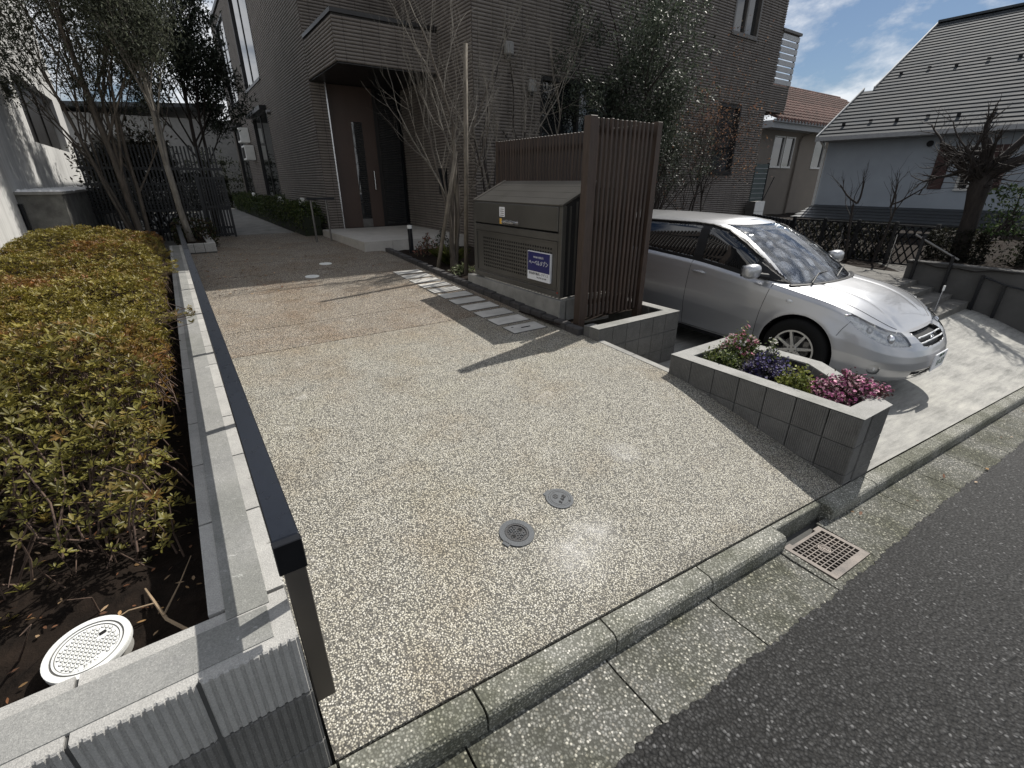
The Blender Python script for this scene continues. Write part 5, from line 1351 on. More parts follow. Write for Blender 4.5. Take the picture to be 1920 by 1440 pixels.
# --- flowers in the planter
def flower_clump(name, label, seed, c, r, h, nstem, leafcols, petcols, petal=True, lw=.012):
    rng = np.random.default_rng(seed); o = thing(name, label, 'flowers'); n = nstem
    nc = max(6, n//11); a = rng.uniform(0, 2*np.pi, nc); q = np.sqrt(rng.uniform(0, 1, nc))*1.12
    C = np.stack([c[0]+r[0]*q*np.cos(a), c[1]+r[1]*q*np.sin(a), c[2]+h*np.clip(1-q**2*.6, .15, 1)*rng.uniform(.45, 1.15, nc)], 1)
    ix = rng.integers(0, nc, n); P = C[ix]+rng.normal(0, .016, (n, 3))-np.array([0,0,1.])*np.abs(rng.normal(0, .02, (n, 1)))
    tw = [([np.array([c[0]+(p[0]-c[0])*.35, c[1]+(p[1]-c[1])*.35, c[2]-.02]), (p+np.array([c[0],c[1],c[2]]))/2+rng.normal(0,.012,3), p], [.002,.0017,.0012]) for p in P[::3]]
    t = link('stems', tubes_mesh('stems', tw, simple('green_stem', (.06,.075,.025), .7), 4), o); t['kind'] = 'stuff'
    m = 5; Q = np.repeat(P, m, 0)+rng.normal(0, .018, (n*m, 3))-np.array([0,0,.012]); D = unit(rng.normal(0,1,(n*m,3))+np.array([0,0,.4])); N = unit(rng.normal(0,.6,(n*m,3))+np.array([0,0,1.]))
    f = link('foliage', leaf_mesh('foliage', Q, D, N, rng.uniform(.7,1.4,n*m)*lw*1.7, rng.uniform(.7,1.2,n*m)*lw, pick(rng, leafcols, n*m, .25), M['leaf']), o); f['kind'] = 'stuff'
    if petal:
        m = 5; cen = P+rng.normal(0,.006,(n,3))+np.array([0,0,.008]); up = unit(rng.normal(0,.5,(n,3))+np.array([-.15,-.25,1.]))
        t1 = unit(np.cross(up, np.array([1.,.2,0]))); t2 = np.cross(up, t1); a = np.arange(m)*2*np.pi/m
        D = t1[:,None]*np.cos(a)[None,:,None]+t2[:,None]*np.sin(a)[None,:,None]+up[:,None]*.35
        cc = pick(rng, petcols, n, .3); tint = np.repeat(cc[:,None], m, 1).reshape(-1,3)
        b = link('blossom', leaf_mesh('blossom', np.repeat(cen[:,None], m, 1).reshape(-1,3), D.reshape(-1,3), np.repeat(up[:,None], m, 1).reshape(-1,3), rng.uniform(.8,1.2,n*m)*.0125, rng.uniform(.8,1.2,n*m)*.011, tint, M['petal'], .1, .1), o); b['kind'] = 'stuff'
    return o
G1 = [(.10,.14,.03),(.06,.09,.025),(.15,.17,.05)]; G2 = [(.03,.045,.025),(.045,.05,.04),(.025,.03,.02)]
Zs = .43
flower_clump('flowering_shrub', 'dense mound of pink heath flowers at the street end of the planter', 1, (3.50,1.07,Zs), (.20,.17), .165, 620, [(.09,.04,.05),(.05,.05,.03),(.13,.06,.07)], [(.46,.13,.28),(.58,.25,.38),(.36,.09,.22),(.66,.42,.48)])
flower_clump('flowering_shrub', 'small pink spray hanging over the planter corner', 2, (3.62,.93,Zs+.07), (.07,.06), .06, 60, [(.10,.05,.05)], [(.52,.17,.32),(.62,.32,.42)])
flower_clump('foliage_plant', 'bright yellow-green leafy clump in the middle of the planter', 3, (3.36,1.33,Zs), (.10,.11), .15, 230, [(.20,.22,.04),(.13,.16,.04),(.26,.27,.08)], [(.5,.45,.15)], False, .014)
flower_clump('pansy_clump', 'dark purple-leaved flowering clump in the middle of the planter', 4, (3.44,1.56,Zs), (.16,.19), .14, 420, [(.028,.020,.034),(.035,.03,.045),(.02,.018,.03)], [(.055,.045,.15),(.10,.085,.22),(.03,.025,.08)])
flower_clump('pansy_clump', 'second dark purple clump towards the back of the planter', 5, (3.63,1.66,Zs), (.12,.14), .12, 200, [(.03,.028,.035),(.05,.06,.03)], [(.05,.04,.13),(.09,.08,.2)])
flower_clump('foliage_plant', 'green leafy clump at the house end of the planter', 6, (3.37,1.88,Zs), (.12,.14), .15, 260, G1+[(.05,.06,.03)], [(.1,.1,.1)], False, .015)
flower_clump('flowering_shrub', 'upright sprigs of pink and white flowers at the back of the planter', 7, (3.62,1.92,Zs), (.14,.13), .26, 200, G1, [(.55,.20,.30),(.62,.34,.40),(.75,.70,.66),(.45,.12,.2)])
flower_clump('flowering_shrub', 'few white blossoms behind the pink sprigs near the wheel', 8, (3.72,1.68,Zs), (.05,.05), .22, 34, G1, [(.78,.76,.70)])
# --- strip plants by the porch
for i, (x, y, h, lab, cols) in enumerate(((3.62,7.05,.38,'arching grassy plant by the wooden stakes',[(.09,.11,.025),(.14,.15,.05)]),(3.55,7.75,.42,'reddish low nandina by the porch step',[(.12,.05,.03),(.06,.06,.03),(.16,.07,.05)]),(3.95,7.95,.45,'dark leafy shrub against the porch side',[(.03,.04,.02),(.05,.04,.03)]),(3.5,6.35,.16,'low variegated ground plant by the brick edging',[(.20,.22,.12),(.06,.08,.03)]),(3.75,5.85,.16,'small ground plant tucked beside the garbage box',[(.12,.14,.05),(.05,.07,.02)]))):
    rng = np.random.default_rng(60+i); o = thing('garden_plant', lab, 'plant'); n = 260; a = rng.uniform(0, 2*np.pi, n); q = rng.uniform(0, 1, n)
    z0 = z_drive(3, y)-.03
    if i == 0:
        P = np.tile([x,y,z0], (n,1))+rng.normal(0,.03,(n,3))*[1,1,0]; D = np.stack([np.cos(a)*.7, np.sin(a)*.7, np.ones(n)], 1); L, W = rng.uniform(.6,1.1,n)*h, .012
    else:
        P = np.stack([x+.22*q*np.cos(a), y+.22*q*np.sin(a), z0+h*(1-q*.6)*rng.uniform(.2,1,n)], 1); D = rng.normal(0,1,(n,3)); L, W = rng.uniform(.04,.07,n), .022
    N = unit(rng.normal(0,.5,(n,3))+np.array([0,0,1.]))
    f = link('foliage', leaf_mesh('foliage', P, D, N, L, W, pick(rng, cols, n, .3), M['leaf'], .1, .35 if i == 0 else .1), o); f['kind'] = 'stuff'
    st_ = [([np.array([x,y,z0]), np.array([x+.03*k-.06, y+.02*k-.03, z0+h*.5]), np.array([x+.06*k-.12, y+.05*k-.1, z0+h*.9])], [.005,.004,.002]) for k in range(5)]
    link('stems', tubes_mesh('stems', st_, M['barkdark'], 4), o)
# --- bare tree with its stakes at the corner
bare = dict(twigmat=M['barkpale'], depth=4, seg=5, wob=.10, up=.10, taper=.62, kids={4:4,3:3,2:3,1:3}, t0=.30, spread=.60, lk=.66, rk=.58, cut=.012)
tree('bare_tree', 'leafless grey tree tied to stakes left of the garbage box', 21, [((3.55,6.75,.5),(-.02,.0,1),2.1,.045), ((3.60,6.78,.5),(.06,.02,1),1.7,.028), ((3.52,6.80,.5),(-.16,.0,1),1.5,.022)], dict(bare), M['bark'], None)
tree('bare_tree', 'thin leafless tree climbing the facade between the wall lamps', 22, [((4.75,7.2,.5),(.02,.05,1),2.0,.032), ((5.0,7.3,.5),(.10,.05,1),2.1,.026), ((4.55,7.1,.5),(-.06,.02,1),1.6,.02)], dict(bare, spread=.5), M['barkdark'], None)
tree('bare_tree', 'crooked leafless vine-like tree just left of the facade window', 23, [((5.75,7.4,.5),(.03,.05,1),2.3,.040), ((5.85,7.45,.5),(.0,.05,1),2.5,.022)], dict(bare, wob=.16, spread=.75), M['barkdark'], None)
def stake(label, a, b, r): tag(MB().tube([a, tuple((np.array(a)+np.array(b))/2+np.array([.006,.004,0])), b], [r,r*.96,r*.9], 9).build('tree_stake', M['stake'], None, True), label, 'stake', 'stakes propping the bare tree')
stake('tall upright weathered wooden stake tied to the bare tree', (3.42,6.15,.45), (3.60,6.25,3.42), .033)
stake('leaning brown stake propping the bare tree from the porch side', (3.16,6.60,.48), (3.56,6.55,2.2), .030)
stake('dark stake propping the bare tree from behind', (3.80,7.15,.45), (3.62,6.7,2.35), .028)
# --- evergreens in front of the facade
ever = dict(depth=4, seg=5, wob=.09, up=.05, taper=.65, kids={4:5,3:4,2:3,1:3}, t0=.25, spread=.6, lk=.62, rk=.6, cut=.010)
OL = [(.045,.058,.040),(.062,.078,.054),(.032,.042,.030),(.10,.118,.088)]
tree('olive_tree', 'dense grey-green small-leaved evergreen in front of the facade window', 31, [((8.3,7.1,.4),(-.03,-.02,1),2.5,.05), ((8.4,7.15,.4),(-.12,-.04,1),2.2,.035), ((8.35,7.0,.4),(.10,-.05,1),2.0,.03)], ever, M['barkdark'], dict(n=25000, L=.075, W=.026, r=.09, cols=OL))
tree('olive_tree', 'smaller silvery evergreen right behind the tall slatted screen', 32, [((8.0,6.6,.4),(-.02,0,1),1.15,.034), ((8.05,6.6,.4),(.22,0,1),1.0,.022)], dict(ever, lk=.68), M['barkdark'], dict(n=4200, L=.06, W=.022, r=.06, cols=[(.06,.07,.05),(.09,.10,.08),(.04,.05,.035)]))
tree('maple_tree', 'thin multi-stem tree with sparse reddish leaves before the right window', 33, [((9.1,6.6,.4),(0,0,1),1.3,.022), ((9.45,6.65,.4),(.08,0,1),1.5,.026), ((9.6,6.6,.4),(.25,0,1),1.4,.022)], dict(ever, spread=.5, up=.04, lk=.72), M['barkdark'], dict(n=2600, L=.05, W=.028, r=.08, cols=[(.13,.07,.045),(.10,.06,.05),(.17,.10,.06),(.06,.05,.04)], mat='leafdull'))
# --- left trees
LT = [(.060,.068,.046),(.088,.096,.068),(.042,.048,.033),(.12,.13,.10)]
left = dict(depth=4, seg=5, wob=.05, up=.07, taper=.6, kids={4:6,3:4,2:4,1:3}, t0=.38, spread=.50, lk=.52, rk=.5, cut=.010)
tree('evergreen_tree', 'multi-stemmed small-leaved evergreen rising behind the azalea hedge', 41, [((-.52,11.2,.6),(-.02,0,1),2.7,.060), ((-.46,11.3,.6),(.05,.05,1),2.6,.038), ((-.56,11.2,.6),(-.09,-.05,1),2.7,.036), ((-.58,11.3,.6),(-.15,0,1),2.8,.034), ((-.54,11.5,.6),(-.05,.1,1),2.9,.034), ((-.60,11.2,.6),(-.20,.1,1),2.8,.026)], left, M['bark'], dict(n=30000, L=.070, W=.021, r=.11, cols=LT, mat='leafdull'))
o = tree('evergreen_tree', 'slender evergreen with forked grey trunk in the small planter', 42, [((.115,10.6,2.05),(-.03,0,1),1.5,.040), ((.13,10.6,2.05),(.11,.0,1),1.5,.036)], dict(left, spread=.45), M['barkpale'], dict(n=10500, L=.070, W=.021, r=.10, cols=LT, mat='leafdull'))
MB().tube([(.20,10.6,.7),(.165,10.6,1.0),(.14,10.6,1.35),(.135,10.6,1.7),(.12,10.6,2.06)], [.068,.056,.050,.050,.046], 12).build('bole', M['barkpale'], o, True)
tree('evergreen_tree', 'dark conical evergreen against the building corner beyond the gate', 43, [((.80,13.6,.6),(0.01,0,1),3.2,.05), ((.88,13.7,.6),(.02,0,1),3.1,.04)], dict(left, kids={4:8,3:4,2:4,1:3}, t0=.30, spread=.55, lk=.42), M['barkdark'], dict(n=20000, L=.09, W=.030, r=.10, cols=[(.024,.032,.022),(.038,.050,.034),(.016,.022,.015)]))
tree('evergreen_tree', 'dark bushy tree low behind the lattice fence', 44, [((-.3,14.4,.6),(0,0,1),1.2,.05), ((-.9,14.6,.6),(-.1,0,1),1.1,.05)], dict(left, t0=.15, spread=.7), M['barkdark'], dict(n=5000, L=.10, W=.045, r=.13, cols=[(.03,.025,.016),(.045,.035,.02),(.02,.024,.014)]))
# --- clipped hedge along the side wall
rng = np.random.default_rng(8); o = thing('clipped_hedge', 'low green clipped hedge along the foot of the side wall', 'hedge'); n = 26000
y = rng.uniform(11.6, 24.5, n); x = rng.uniform(2.28, 2.85, n); z = .66+rng.beta(3, 1.3, n)*(.62+.10*np.sin(y*2.1)+.06*np.sin(y*5.3))
f = link('foliage', quad_leaves('foliage', np.stack([x,y,z],1), rng.normal(0,1,(n,3)), unit(rng.normal(0,.7,(n,3))+np.array([0,0,1.])), rng.uniform(.04,.07,n), rng.uniform(.025,.04,n), pick(rng, [(.05,.075,.02),(.035,.055,.018),(.08,.095,.03)], n, .3), M['leaf']), o); f['kind'] = 'stuff'
link('stems', tubes_mesh('stems', [([np.array([2.55,yy,.6]), np.array([2.55+rng.normal(0,.08),yy+rng.normal(0,.1),1.2])], [.012,.004]) for yy in np.arange(11.7,24.4,.25)], M['barkdark'], 4), o)
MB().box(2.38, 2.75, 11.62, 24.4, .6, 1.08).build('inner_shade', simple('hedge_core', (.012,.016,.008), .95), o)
# ------------------------------------------------------------------ right side: steps, walls, fences, houses
rwall = thing('retaining_wall', 'dark grey rendered retaining wall on the far side of the parking bay', 'wall')
MB().box(10.95, 11.15, .36, 2.995, -1.4, .455).build('wall_body', M['wallgrey'], rwall)
MB().box(10.93, 11.17, .35, 3.0, .456, .475).build('coping', M['wallgrey'], rwall)
MB().box(11.151, 24, .36, .56, -2.2, .452).build('wall_body', M['wallgrey'], rwall)
st = thing('stone_steps', 'four shallow concrete steps leading up to the landing behind the car', 'steps')
tops = [(1.97,-.095),(2.22,-.015),(2.49,.07),(2.76,.15)]
for k, (y, z) in enumerate(tops):
    y1 = tops[k+1][0] if k < 3 else 3.2
    MB().box(8.2, 10.945, y, y1-.0005, -.6, z).build('step', M['stepconc'], st)
MB().box(8.2, 12.6, 3.2, 8.0, -.6, .152).build('landing', M['stepconc'], st); MB().box(10.96, 12.6, 3.0, 3.199, -.5, .151).build('landing', M['stepconc'], st)
hr2 = thing('stair_rail', 'dark posts with a sloping pale handrail beside the steps', 'handrail')
for y, z0, z1 in ((2.87,.1,.90),(2.38,-.05,.62),(1.92,-.3,.36),(1.62,-.3,.25)): MB().box(10.88, 10.925, y-.022, y+.022, z0, z1).build('post', M['blackmetal'], hr2)
MB().tube([(10.9,3.0,.925),(10.9,2.3,.565)], .017, 8).build('rail', M['dimsteel'], hr2)
MB().tube([(10.9,1.92,.345),(10.9,1.60,.245),(10.9,1.3,.20)], .013, 8).build('rail', M['blackmetal'], hr2)
for i, (x, y, z0, z1) in enumerate(((12.05,3.62,.15,.80),(12.3,4.72,.15,.85))):
    tag(MB().tube([(x,y,z0),(x+.02,y,z1)], .011, 6).build('thin_pole', M['steel']), ('thin bright metal pole on the landing nearer the handrail','thin bright metal pole on the landing nearer the windscreen')[i], 'pole')
lf = thing('lattice_fence', 'black diamond lattice fence along the far edge of the landing', 'fence')
def fbar(a, b, parent, nm='lattice_bar', r=.014): MB().tube([a, b], r, 4).build(nm, M['blackmetal'], parent)
ya, yb2, za2, zb2 = 3.12, 5.9, .18, .95; n = 20; sl = .42
for k in range(-3, n):
    for s_ in (1, -1):
        y0 = ya+(yb2-ya)*k/n; y1 = y0+sl; 
        if s_ < 0: y0, y1 = y1, y0
        p0, p1 = [y0, za2], [y1, zb2]
        def clip(p, q):
            t0, t1 = 0., 1.; dy = q[0]-p[0]
            for lo_, sg in ((ya, 1), (yb2, -1)):
                a0 = sg*(p[0]-lo_); a1 = sg*(q[0]-lo_)
                if a0 < 0 and a1 < 0: return None
                if a0 < 0: t0 = max(t0, a0/(a0-a1))
                if a1 < 0: t1 = min(t1, a0/(a0-a1))
            f = lambda t: (12.5+(.01*s_), p[0]+dy*t, p[1]+(q[1]-p[1])*t)
            return (f(t0), f(t1)) if t1-t0 > .05 else None
        c_ = clip(p0, p1)
        if c_: fbar(c_[0], c_[1], lf)
for y in np.linspace(ya, yb2, 5): MB().box(12.47, 12.53, y-.03, y+.03, .1, 1.02).build('post', M['blackmetal'], lf)
for z in (.17, .94): MB().box(12.485, 12.515, ya, yb2, z, z+.035).build('rail', M['blackmetal'], lf)
sf = thing('slat_fence', 'black fence of upright slats behind the car roof', 'fence')
for k in range(15):
    t = k/14; x, y = lerp(12.52, 14.2, t), lerp(5.97, 8.05, t); MB().box(x-.05, x+.05, y-.02, y+.02, .1, .93).build('slat', M['blackmetal'], sf)
MB().tube([(12.52,5.97,.35),(14.2,8.05,.35)], .02, 4).build('rail', M['blackmetal'], sf); MB().tube([(12.52,5.97,.75),(14.2,8.05,.75)], .02, 4).build('rail', M['blackmetal'], sf)
gp_ = thing('panel_fence', 'grey-green panel with pale horizontal lines at the building corner', 'fence')
MB().box(14.32, 15.0, YF-.02, YF+.02, 1.2, 2.27).build('panel', M['greenpanel'], gp_)
for k in range(7): MB().box(14.32, 15.0, YF-.026, YF-.0205, 1.33+k*.135, 1.345+k*.135).build('line', M['fascia'], gp_)
MB().box(14.99, 15.03, YF-.03, YF+.03, .8, 2.3).build('post', M['blackmetal'], gp_)
wb = thing('tiled_pier', 'small white tiled pier behind the slat fence', 'pier')
MB().box(14.02, 14.52, YF-.38, YF-.12, .3, 1.26).build('core', M['dimsteel'], wb)
for i in range(2):
    for j in range(3): MB().box(14.02+.252*i, 14.27+.25*i, YF-.392, YF-.381, .42+.285*j, .70+.283*j).build('tile', M['white'], wb)
# --- dark shrubs behind the lattice
def shrub(name, label, seed, c, r, n, cols, L=.07):
    rng = np.random.default_rng(seed); o = thing(name, label, 'shrub')
    q = unit(rng.normal(0,1,(n,3)))*(rng.uniform(0,1,(n,1))**.45)*np.array(r); P = np.array(c)+q+.12*np.sin(q*9); P[:,2] = np.maximum(P[:,2], c[2]-r[2]*.95)
    f = link('foliage', quad_leaves('foliage', P, rng.normal(0,1,(n,3)), unit(rng.normal(0,.7,(n,3))+np.array([0,0,1.])), rng.uniform(.6,1.2,n)*L, rng.uniform(.3,.6,n)*L, pick(rng, cols, n, .3), M['leafdull']), o); f['kind'] = 'stuff'
    link('stems', tubes_mesh('stems', [([np.array([c[0]+rng.normal(0,.1),c[1]+rng.normal(0,.1),c[2]-r[2]]), np.array(c)+rng.normal(0,.25,3)*np.array(r)*1.5], [.02,.006]) for _ in range(14)], M['barkdark'], 5), o)
DK = [(.016,.018,.012),(.024,.022,.015),(.012,.012,.009)]
shrub('dark_shrub', 'dark shrub behind the middle of the lattice fence', 81, (13.1,4.5,.55), (.5,.75,.5), 3600, DK)
shrub('dark_shrub', 'dark shrub behind the lattice fence near the slat fence', 82, (13.2,5.7,.5), (.5,.7,.45), 3000, DK)
shrub('dark_shrub', 'dark low shrub behind the handrail on the retaining wall', 83, (11.9,2.6,.62), (.5,.55,.32), 3000, DK)
shrub('dark_shrub', 'dark shrub bank right of the big trunk above the wall', 84, (12.3,1.4,.75), (.7,.9,.45), 4200, DK+[(.03,.035,.02)])
shrub('camellia', 'glossy-leaved camellia above the wall at the right edge', 85, (11.7,2.02,1.35), (.28,.24,.45), 700, [(.03,.05,.02),(.05,.07,.03)], .08)
# --- pollarded and pruned bare trees
pol = dict(depth=3, seg=5, wob=.14, up=.03, taper=.55, kids={3:6,2:5,1:3}, t0=.2, spread=.8, lk=.55, rk=.5, cut=.02)
o = tree('pollard_tree', 'stout dark pollarded tree with a tangle of bare shoots at right', 51, [((12.0,2.62,1.75),(.0,.15,1),.75,.12), ((12.0,2.62,1.8),(-.1,.9,.35),1.0,.07), ((12.0,2.6,1.9),(.1,-1,.45),1.3,.10), ((12.0,2.6,1.8),(-.6,.4,.5),.8,.05), ((12.0,2.6,2.0),(.2,-.6,.9),1.3,.07)], pol, M['barkdark'])
tk = [(np.array([12.0,2.56,.4]), .16), (np.array([12.0,2.57,.8]), .135), (np.array([12.0,2.59,1.25]), .125), (np.array([11.99,2.61,1.5]), .14), (np.array([12.0,2.62,1.68]), .165), (np.array([12.0,2.62,1.85]), .14), (np.array([12.02,2.64,2.0]), .10)]
MB().tube([p for p, r in tk], [r for p, r in tk], 14).build('bole', M['barkdark'], o, True)
rg = np.random.default_rng(99); kn = []
tw = []
for k in range(120):
    a = rg.uniform(0, 2*np.pi); b = np.array([12.0,2.62,1.78])+np.array([math.cos(a)*.12, math.sin(a)*.12, rg.uniform(-.1,.35)]); d = unit(np.array([math.cos(a), math.sin(a), rg.uniform(-.15,1.1)])); L = rg.uniform(.3,.9)
    tw.append(([b, b+d*L*.5+rg.normal(0,.05,3), b+d*L+rg.normal(0,.09,3)+np.array([0,0,.08])], [.010,.006,.002]))
t_ = link('shoots', tubes_mesh('shoots', tw, M['barkdark'], 4), o); t_['kind'] = 'stuff'
prn = dict(depth=2, seg=4, wob=.13, up=.12, taper=.6, kids={2:4,1:4}, t0=.5, spread=.6, lk=.55, rk=.45, cut=.008)
tree('pruned_tree', 'small hard-pruned bare tree with two forks left of the pale wall', 52, [((12.3,4.52,.2),(0,.05,1),1.15,.030), ((12.3,4.58,1.36),(0,.75,.6),.55,.022), ((12.3,4.58,1.36),(0,-.15,1),.45,.022)], prn, M['barkdark'])
tree('pruned_tree', 'small hard-pruned bare tree with a long arm right of the other', 53, [((12.3,3.98,.2),(0,-.02,1),1.1,.030), ((12.3,3.96,1.3),(0,.03,1),.45,.024), ((12.3,3.95,1.36),(0,-.8,.45),.55,.018), ((12.3,3.55,1.55),(0,-.3,1),.4,.012)], prn, M['barkdark'])
# --- pale house with slate roof (long wall faces the bay)
hw = thing('pale_house', 'pale blue-grey house with a long slate roof beyond the parking bay', 'house')
XH = 20.0
holes = [(5.27,5.63,1.57,2.78),(4.35,4.95,1.57,2.78)]
q = MB()
for a, b, c, d in rects_minus(1.1, 8.87, .3, 3.2, holes): q.box(XH, XH+.2, a, b, c, d)
q.build('wall', M['housewhite'], hw)
MB().add([(XH,8.87,.3),(XH+9,8.87,.3),(XH+9,8.87,5),(XH+6.6,8.87,7.2),(XH,8.87,3.2)], [(0,4,3,2,1)]).build('gable_wall', M['housewhite'], hw)
MB().add([(XH,1.1,.3),(XH+9,1.1,.3),(XH+9,1.1,5),(XH+6.6,1.1,7.2),(XH,1.1,3.2)], [(0,1,2,3,4)]).build('gable_wall', M['housewhite'], hw)
MB().box(XH+.21, XH+.3, 1.1, 8.8, .3, 3.2).build('inner_wall', M['boxdark'], hw)
MB().box(XH-.03, XH+.02, 5.28, 5.62, 1.58, 2.77).build('shutter', simple('brown_shutter', (.05,.022,.02), .6), hw)
w = window(hw, 'x', XH, 4.35, 4.95, 1.57, 2.78, 1, M['framelight'], .06)
MB().box(XH-.03, XH+.02, 3.95, 4.33, 1.58, 2.77).build('shutter', simple('brown_shutter', (.05,.022,.02), .6), hw)
MB().tube([(XH-.05,5.9,2.88),(XH+.02,5.9,2.88)], .09, 12).build('round_vent', M['blackmetal'], hw)
rf = bpy.data.objects.new('roof', None); COL.objects.link(rf); rf.parent = hw
ex, ez, rx_, rz_ = 19.55, 3.22, 26.6, 7.53; nC = 34
for k in range(nC):
    t0, t1 = k/nC, (k+1)/nC; x0, z0_ = lerp(ex, rx_, t0), lerp(ez, rz_, t0); x1, z1_ = lerp(ex, rx_, t1), lerp(ez, rz_, t1)
    ym = 9.12 if t1 < .40 else 8.80
    lo = [(x0,.9,z0_-.01),(x1+.06,.9,z1_),(x1+.06,ym,z1_),(x0,ym,z0_-.01)]; hi = [(x0,.9,z0_+.009),(x1+.06,.9,z1_+.004),(x1+.06,ym,z1_+.004),(x0,ym,z0_+.009)]
    MB().hull8(lo, hi).build('slate_course', M['slate'], rf)
MB().box(rx_-.15, rx_+.25, .9, 8.82, rz_-.02, rz_+.06).build('ridge_cap', M['slate'], rf)
MB().hull8([(ex,9.121,ez-.14),(22.35,9.121,4.80),(22.35,9.16,4.80),(ex,9.16,ez-.14)], [(ex,9.121,ez+.05),(22.35,9.121,5.0),(22.35,9.16,5.0),(ex,9.16,ez+.05)]).build('barge_board', M['fascia'], rf)
MB().hull8([(22.35,8.801,4.80),(rx_,8.801,7.4),(rx_,8.84,7.4),(22.35,8.84,4.80)], [(22.35,8.801,5.0),(rx_,8.801,7.6),(rx_,8.84,7.6),(22.35,8.84,5.0)]).build('barge_board', M['fascia'], rf)
sg_ = MB().box(-.03,.03,-.045,.045,0,.07).mesh('snow_guard', M['blackmetal'])
for row, t in ((0,.085),(1,.50)):
    for k in range(12):
        y = 8.6-k*.78-(row*.25); tt = t+(.012 if k % 2 else 0); link('snow_guard', sg_, rf, (lerp(ex,rx_,tt), y, lerp(ez,rz_,tt)+.02))
MB().box(ex-.12, ex, .9, 9.1, ez-.12, ez+.01).build('gutter', M['fascia'], hw); MB().box(ex, XH+.05, .9, 8.9, ez-.14, ez-.02).build('fascia', M['fascia'], hw)
MB().tube([(XH-.35,9.0,ez-.1),(XH-.06,8.92,ez-.35),(XH-.05,8.9,.9)], .04, 8).build('downpipe', M['framelight'], hw)
lr = bpy.data.objects.new('lean_to_roof', None); COL.objects.link(lr); lr.parent = hw
for k in range(5):
    t0, t1 = k/5, (k+1)/5; x0, z0_ = lerp(18.7, 20.0, t0), lerp(.60, 1.0, t0); x1, z1_ = lerp(18.7, 20.0, t1), lerp(.60, 1.0, t1)
    MB().hull8([(x0,.9,z0_-.02),(x1,.9,z1_-.01),(x1,8.87,z1_-.01),(x0,8.87+.15*(1-t0),z0_-.02)], [(x0,.9,z0_+.025),(x1,.9,z1_+.005),(x1,8.87,z1_+.005),(x0,8.87+.15*(1-t0),z0_+.025)]).build('slate_course', M['slatedark'], lr)
# --- beige house with barrel-tile roof
hb_ = thing('beige_house', 'beige rendered house with brown barrel-tile roof between building and pale house', 'house')
hl = [(25.7,26.72,2.47,3.9),(26.82,27.76,2.47,3.9),(30.0,31.15,2.47,3.92)]
q = MB()
for a, b, c, d in rects_minus(24.5, 40, -.5, 4.2, hl): q.box(a, b, 14.0, 14.2, c, d)
q.box(24.5, 24.7, 14.2, 22, -.5, 4.2); q.build('wall', M['housebeige'], hb_)
for h in hl: window(hb_, 'y', 14.0, *h, 0, M['framelight'], .08)
MB().box(24.0, 40, 13.3, 13.42, 4.12, 4.42).build('fascia', M['fascia'], hb_); MB().box(24.0, 24.1, 13.42, 18, 4.12, 4.42).build('fascia', M['fascia'], hb_); MB().box(24.1, 40, 13.42, 14.0, 4.13, 4.17).build('soffit', M['fascia'], hb_)
MB().box(24.0, 40, 13.18, 13.299, 4.36, 4.47).build('gutter', M['fascia'], hb_)
MB().tube([(29.0,13.2,4.3),(28.3,13.9,3.95),(28.2,13.93,3.7),(28.2,13.93,-.4)], .05, 8).build('downpipe', M['housebeige'], hb_)
rb = bpy.data.objects.new('roof', None); COL.objects.link(rb); rb.parent = hb_
nC, pit = 13, .32
for k in range(nC):
    t0, t1 = k/nC, (k+1.12)/nC; V = []; Fq = []; nx = int((41-24)/pit*6)
    for i in range(nx+1):
        x = 24.0+i*pit/6; ph = (i % 6)/6*2*math.pi; hgt = .07*math.cos(ph)
        V += [(x, lerp(13.15,18.0,t0), lerp(4.46,7.1,t0)+hgt+.06), (x, lerp(13.15,18.0,t1), lerp(4.46,7.1,t1)+hgt), (x, lerp(13.15,18.0,t0), lerp(4.46,7.1,t0)+hgt-.02)]
    for i in range(nx): Fq += [(3*i,3*i+3,3*i+4,3*i+1), (3*i+2,3*i+5,3*i+3,3*i)]
    MB().add(V, Fq).build('tile_course', M['terra'], rb)
rcap = MB().tube([(0,0,0),(.30,0,0)], [.10,.115], 8).mesh('ridge_tile', M['terra'])
for k in range(56): link('ridge_tile', rcap, rb, (24.2+k*.29, 18.0, 7.14))
MB().tube([(24.6,13.5,.5),(25.6,13.55,2.0)], .02, 5).build('bracket', M['blackmetal'], hb_)
# ------------------------------------------------------------------ left side: neighbour's wall, ledge, fence, gate
wh = thing('white_building', 'stained white concrete building with a deep dark window at far left', 'building')
XW = -1.8
hole = (13.1,17.5,2.48,3.65)
q = MB()
for a, b, c, d in rects_minus(2.0, 18.7, .5, 7.5, [hole]): q.box(XW-.4, XW, a, b, c, d)
q.build('wall', M['stained'], wh)
MB().box(-9, XW-.41, 18.4, 18.69, .5, 7.5).build('back_wall', M['stained'], wh)
w = bpy.data.objects.new('window', None); COL.objects.link(w); w.parent = wh
MB().box(XW-.20, XW-.14, 13.1, 17.5, 2.48, 3.65).build('pane', M['frame'], w)
for y in (14.5, 16.0): MB().box(XW-.135, XW-.11, y-.03, y+.03, 2.48, 3.65).build('mullion', M['frame'], w)
MB().box(XW, XW+.10, 12.0, 12.25, 3.28, 3.36).build('wall_lamp', M['white'], wh); MB().box(XW+.0, XW+.07, 12.05, 12.2, 3.08, 3.279).build('lamp_base', M['blackmetal'], wh)
MB().tube([(XW+.05,6,6.2),(XW+.05,12,3.95),(XW+.05,16,3.5)], .012, 5).build('cable', M['blackmetal'], wh)
lg = thing('concrete_ledge', 'mossy concrete raised bed along the white wall', 'ledge')
MB().box(XW+.001, -1.29, 9.98, 17.5, .4, 1.62).build('ledge_body', M['concdark'], lg)
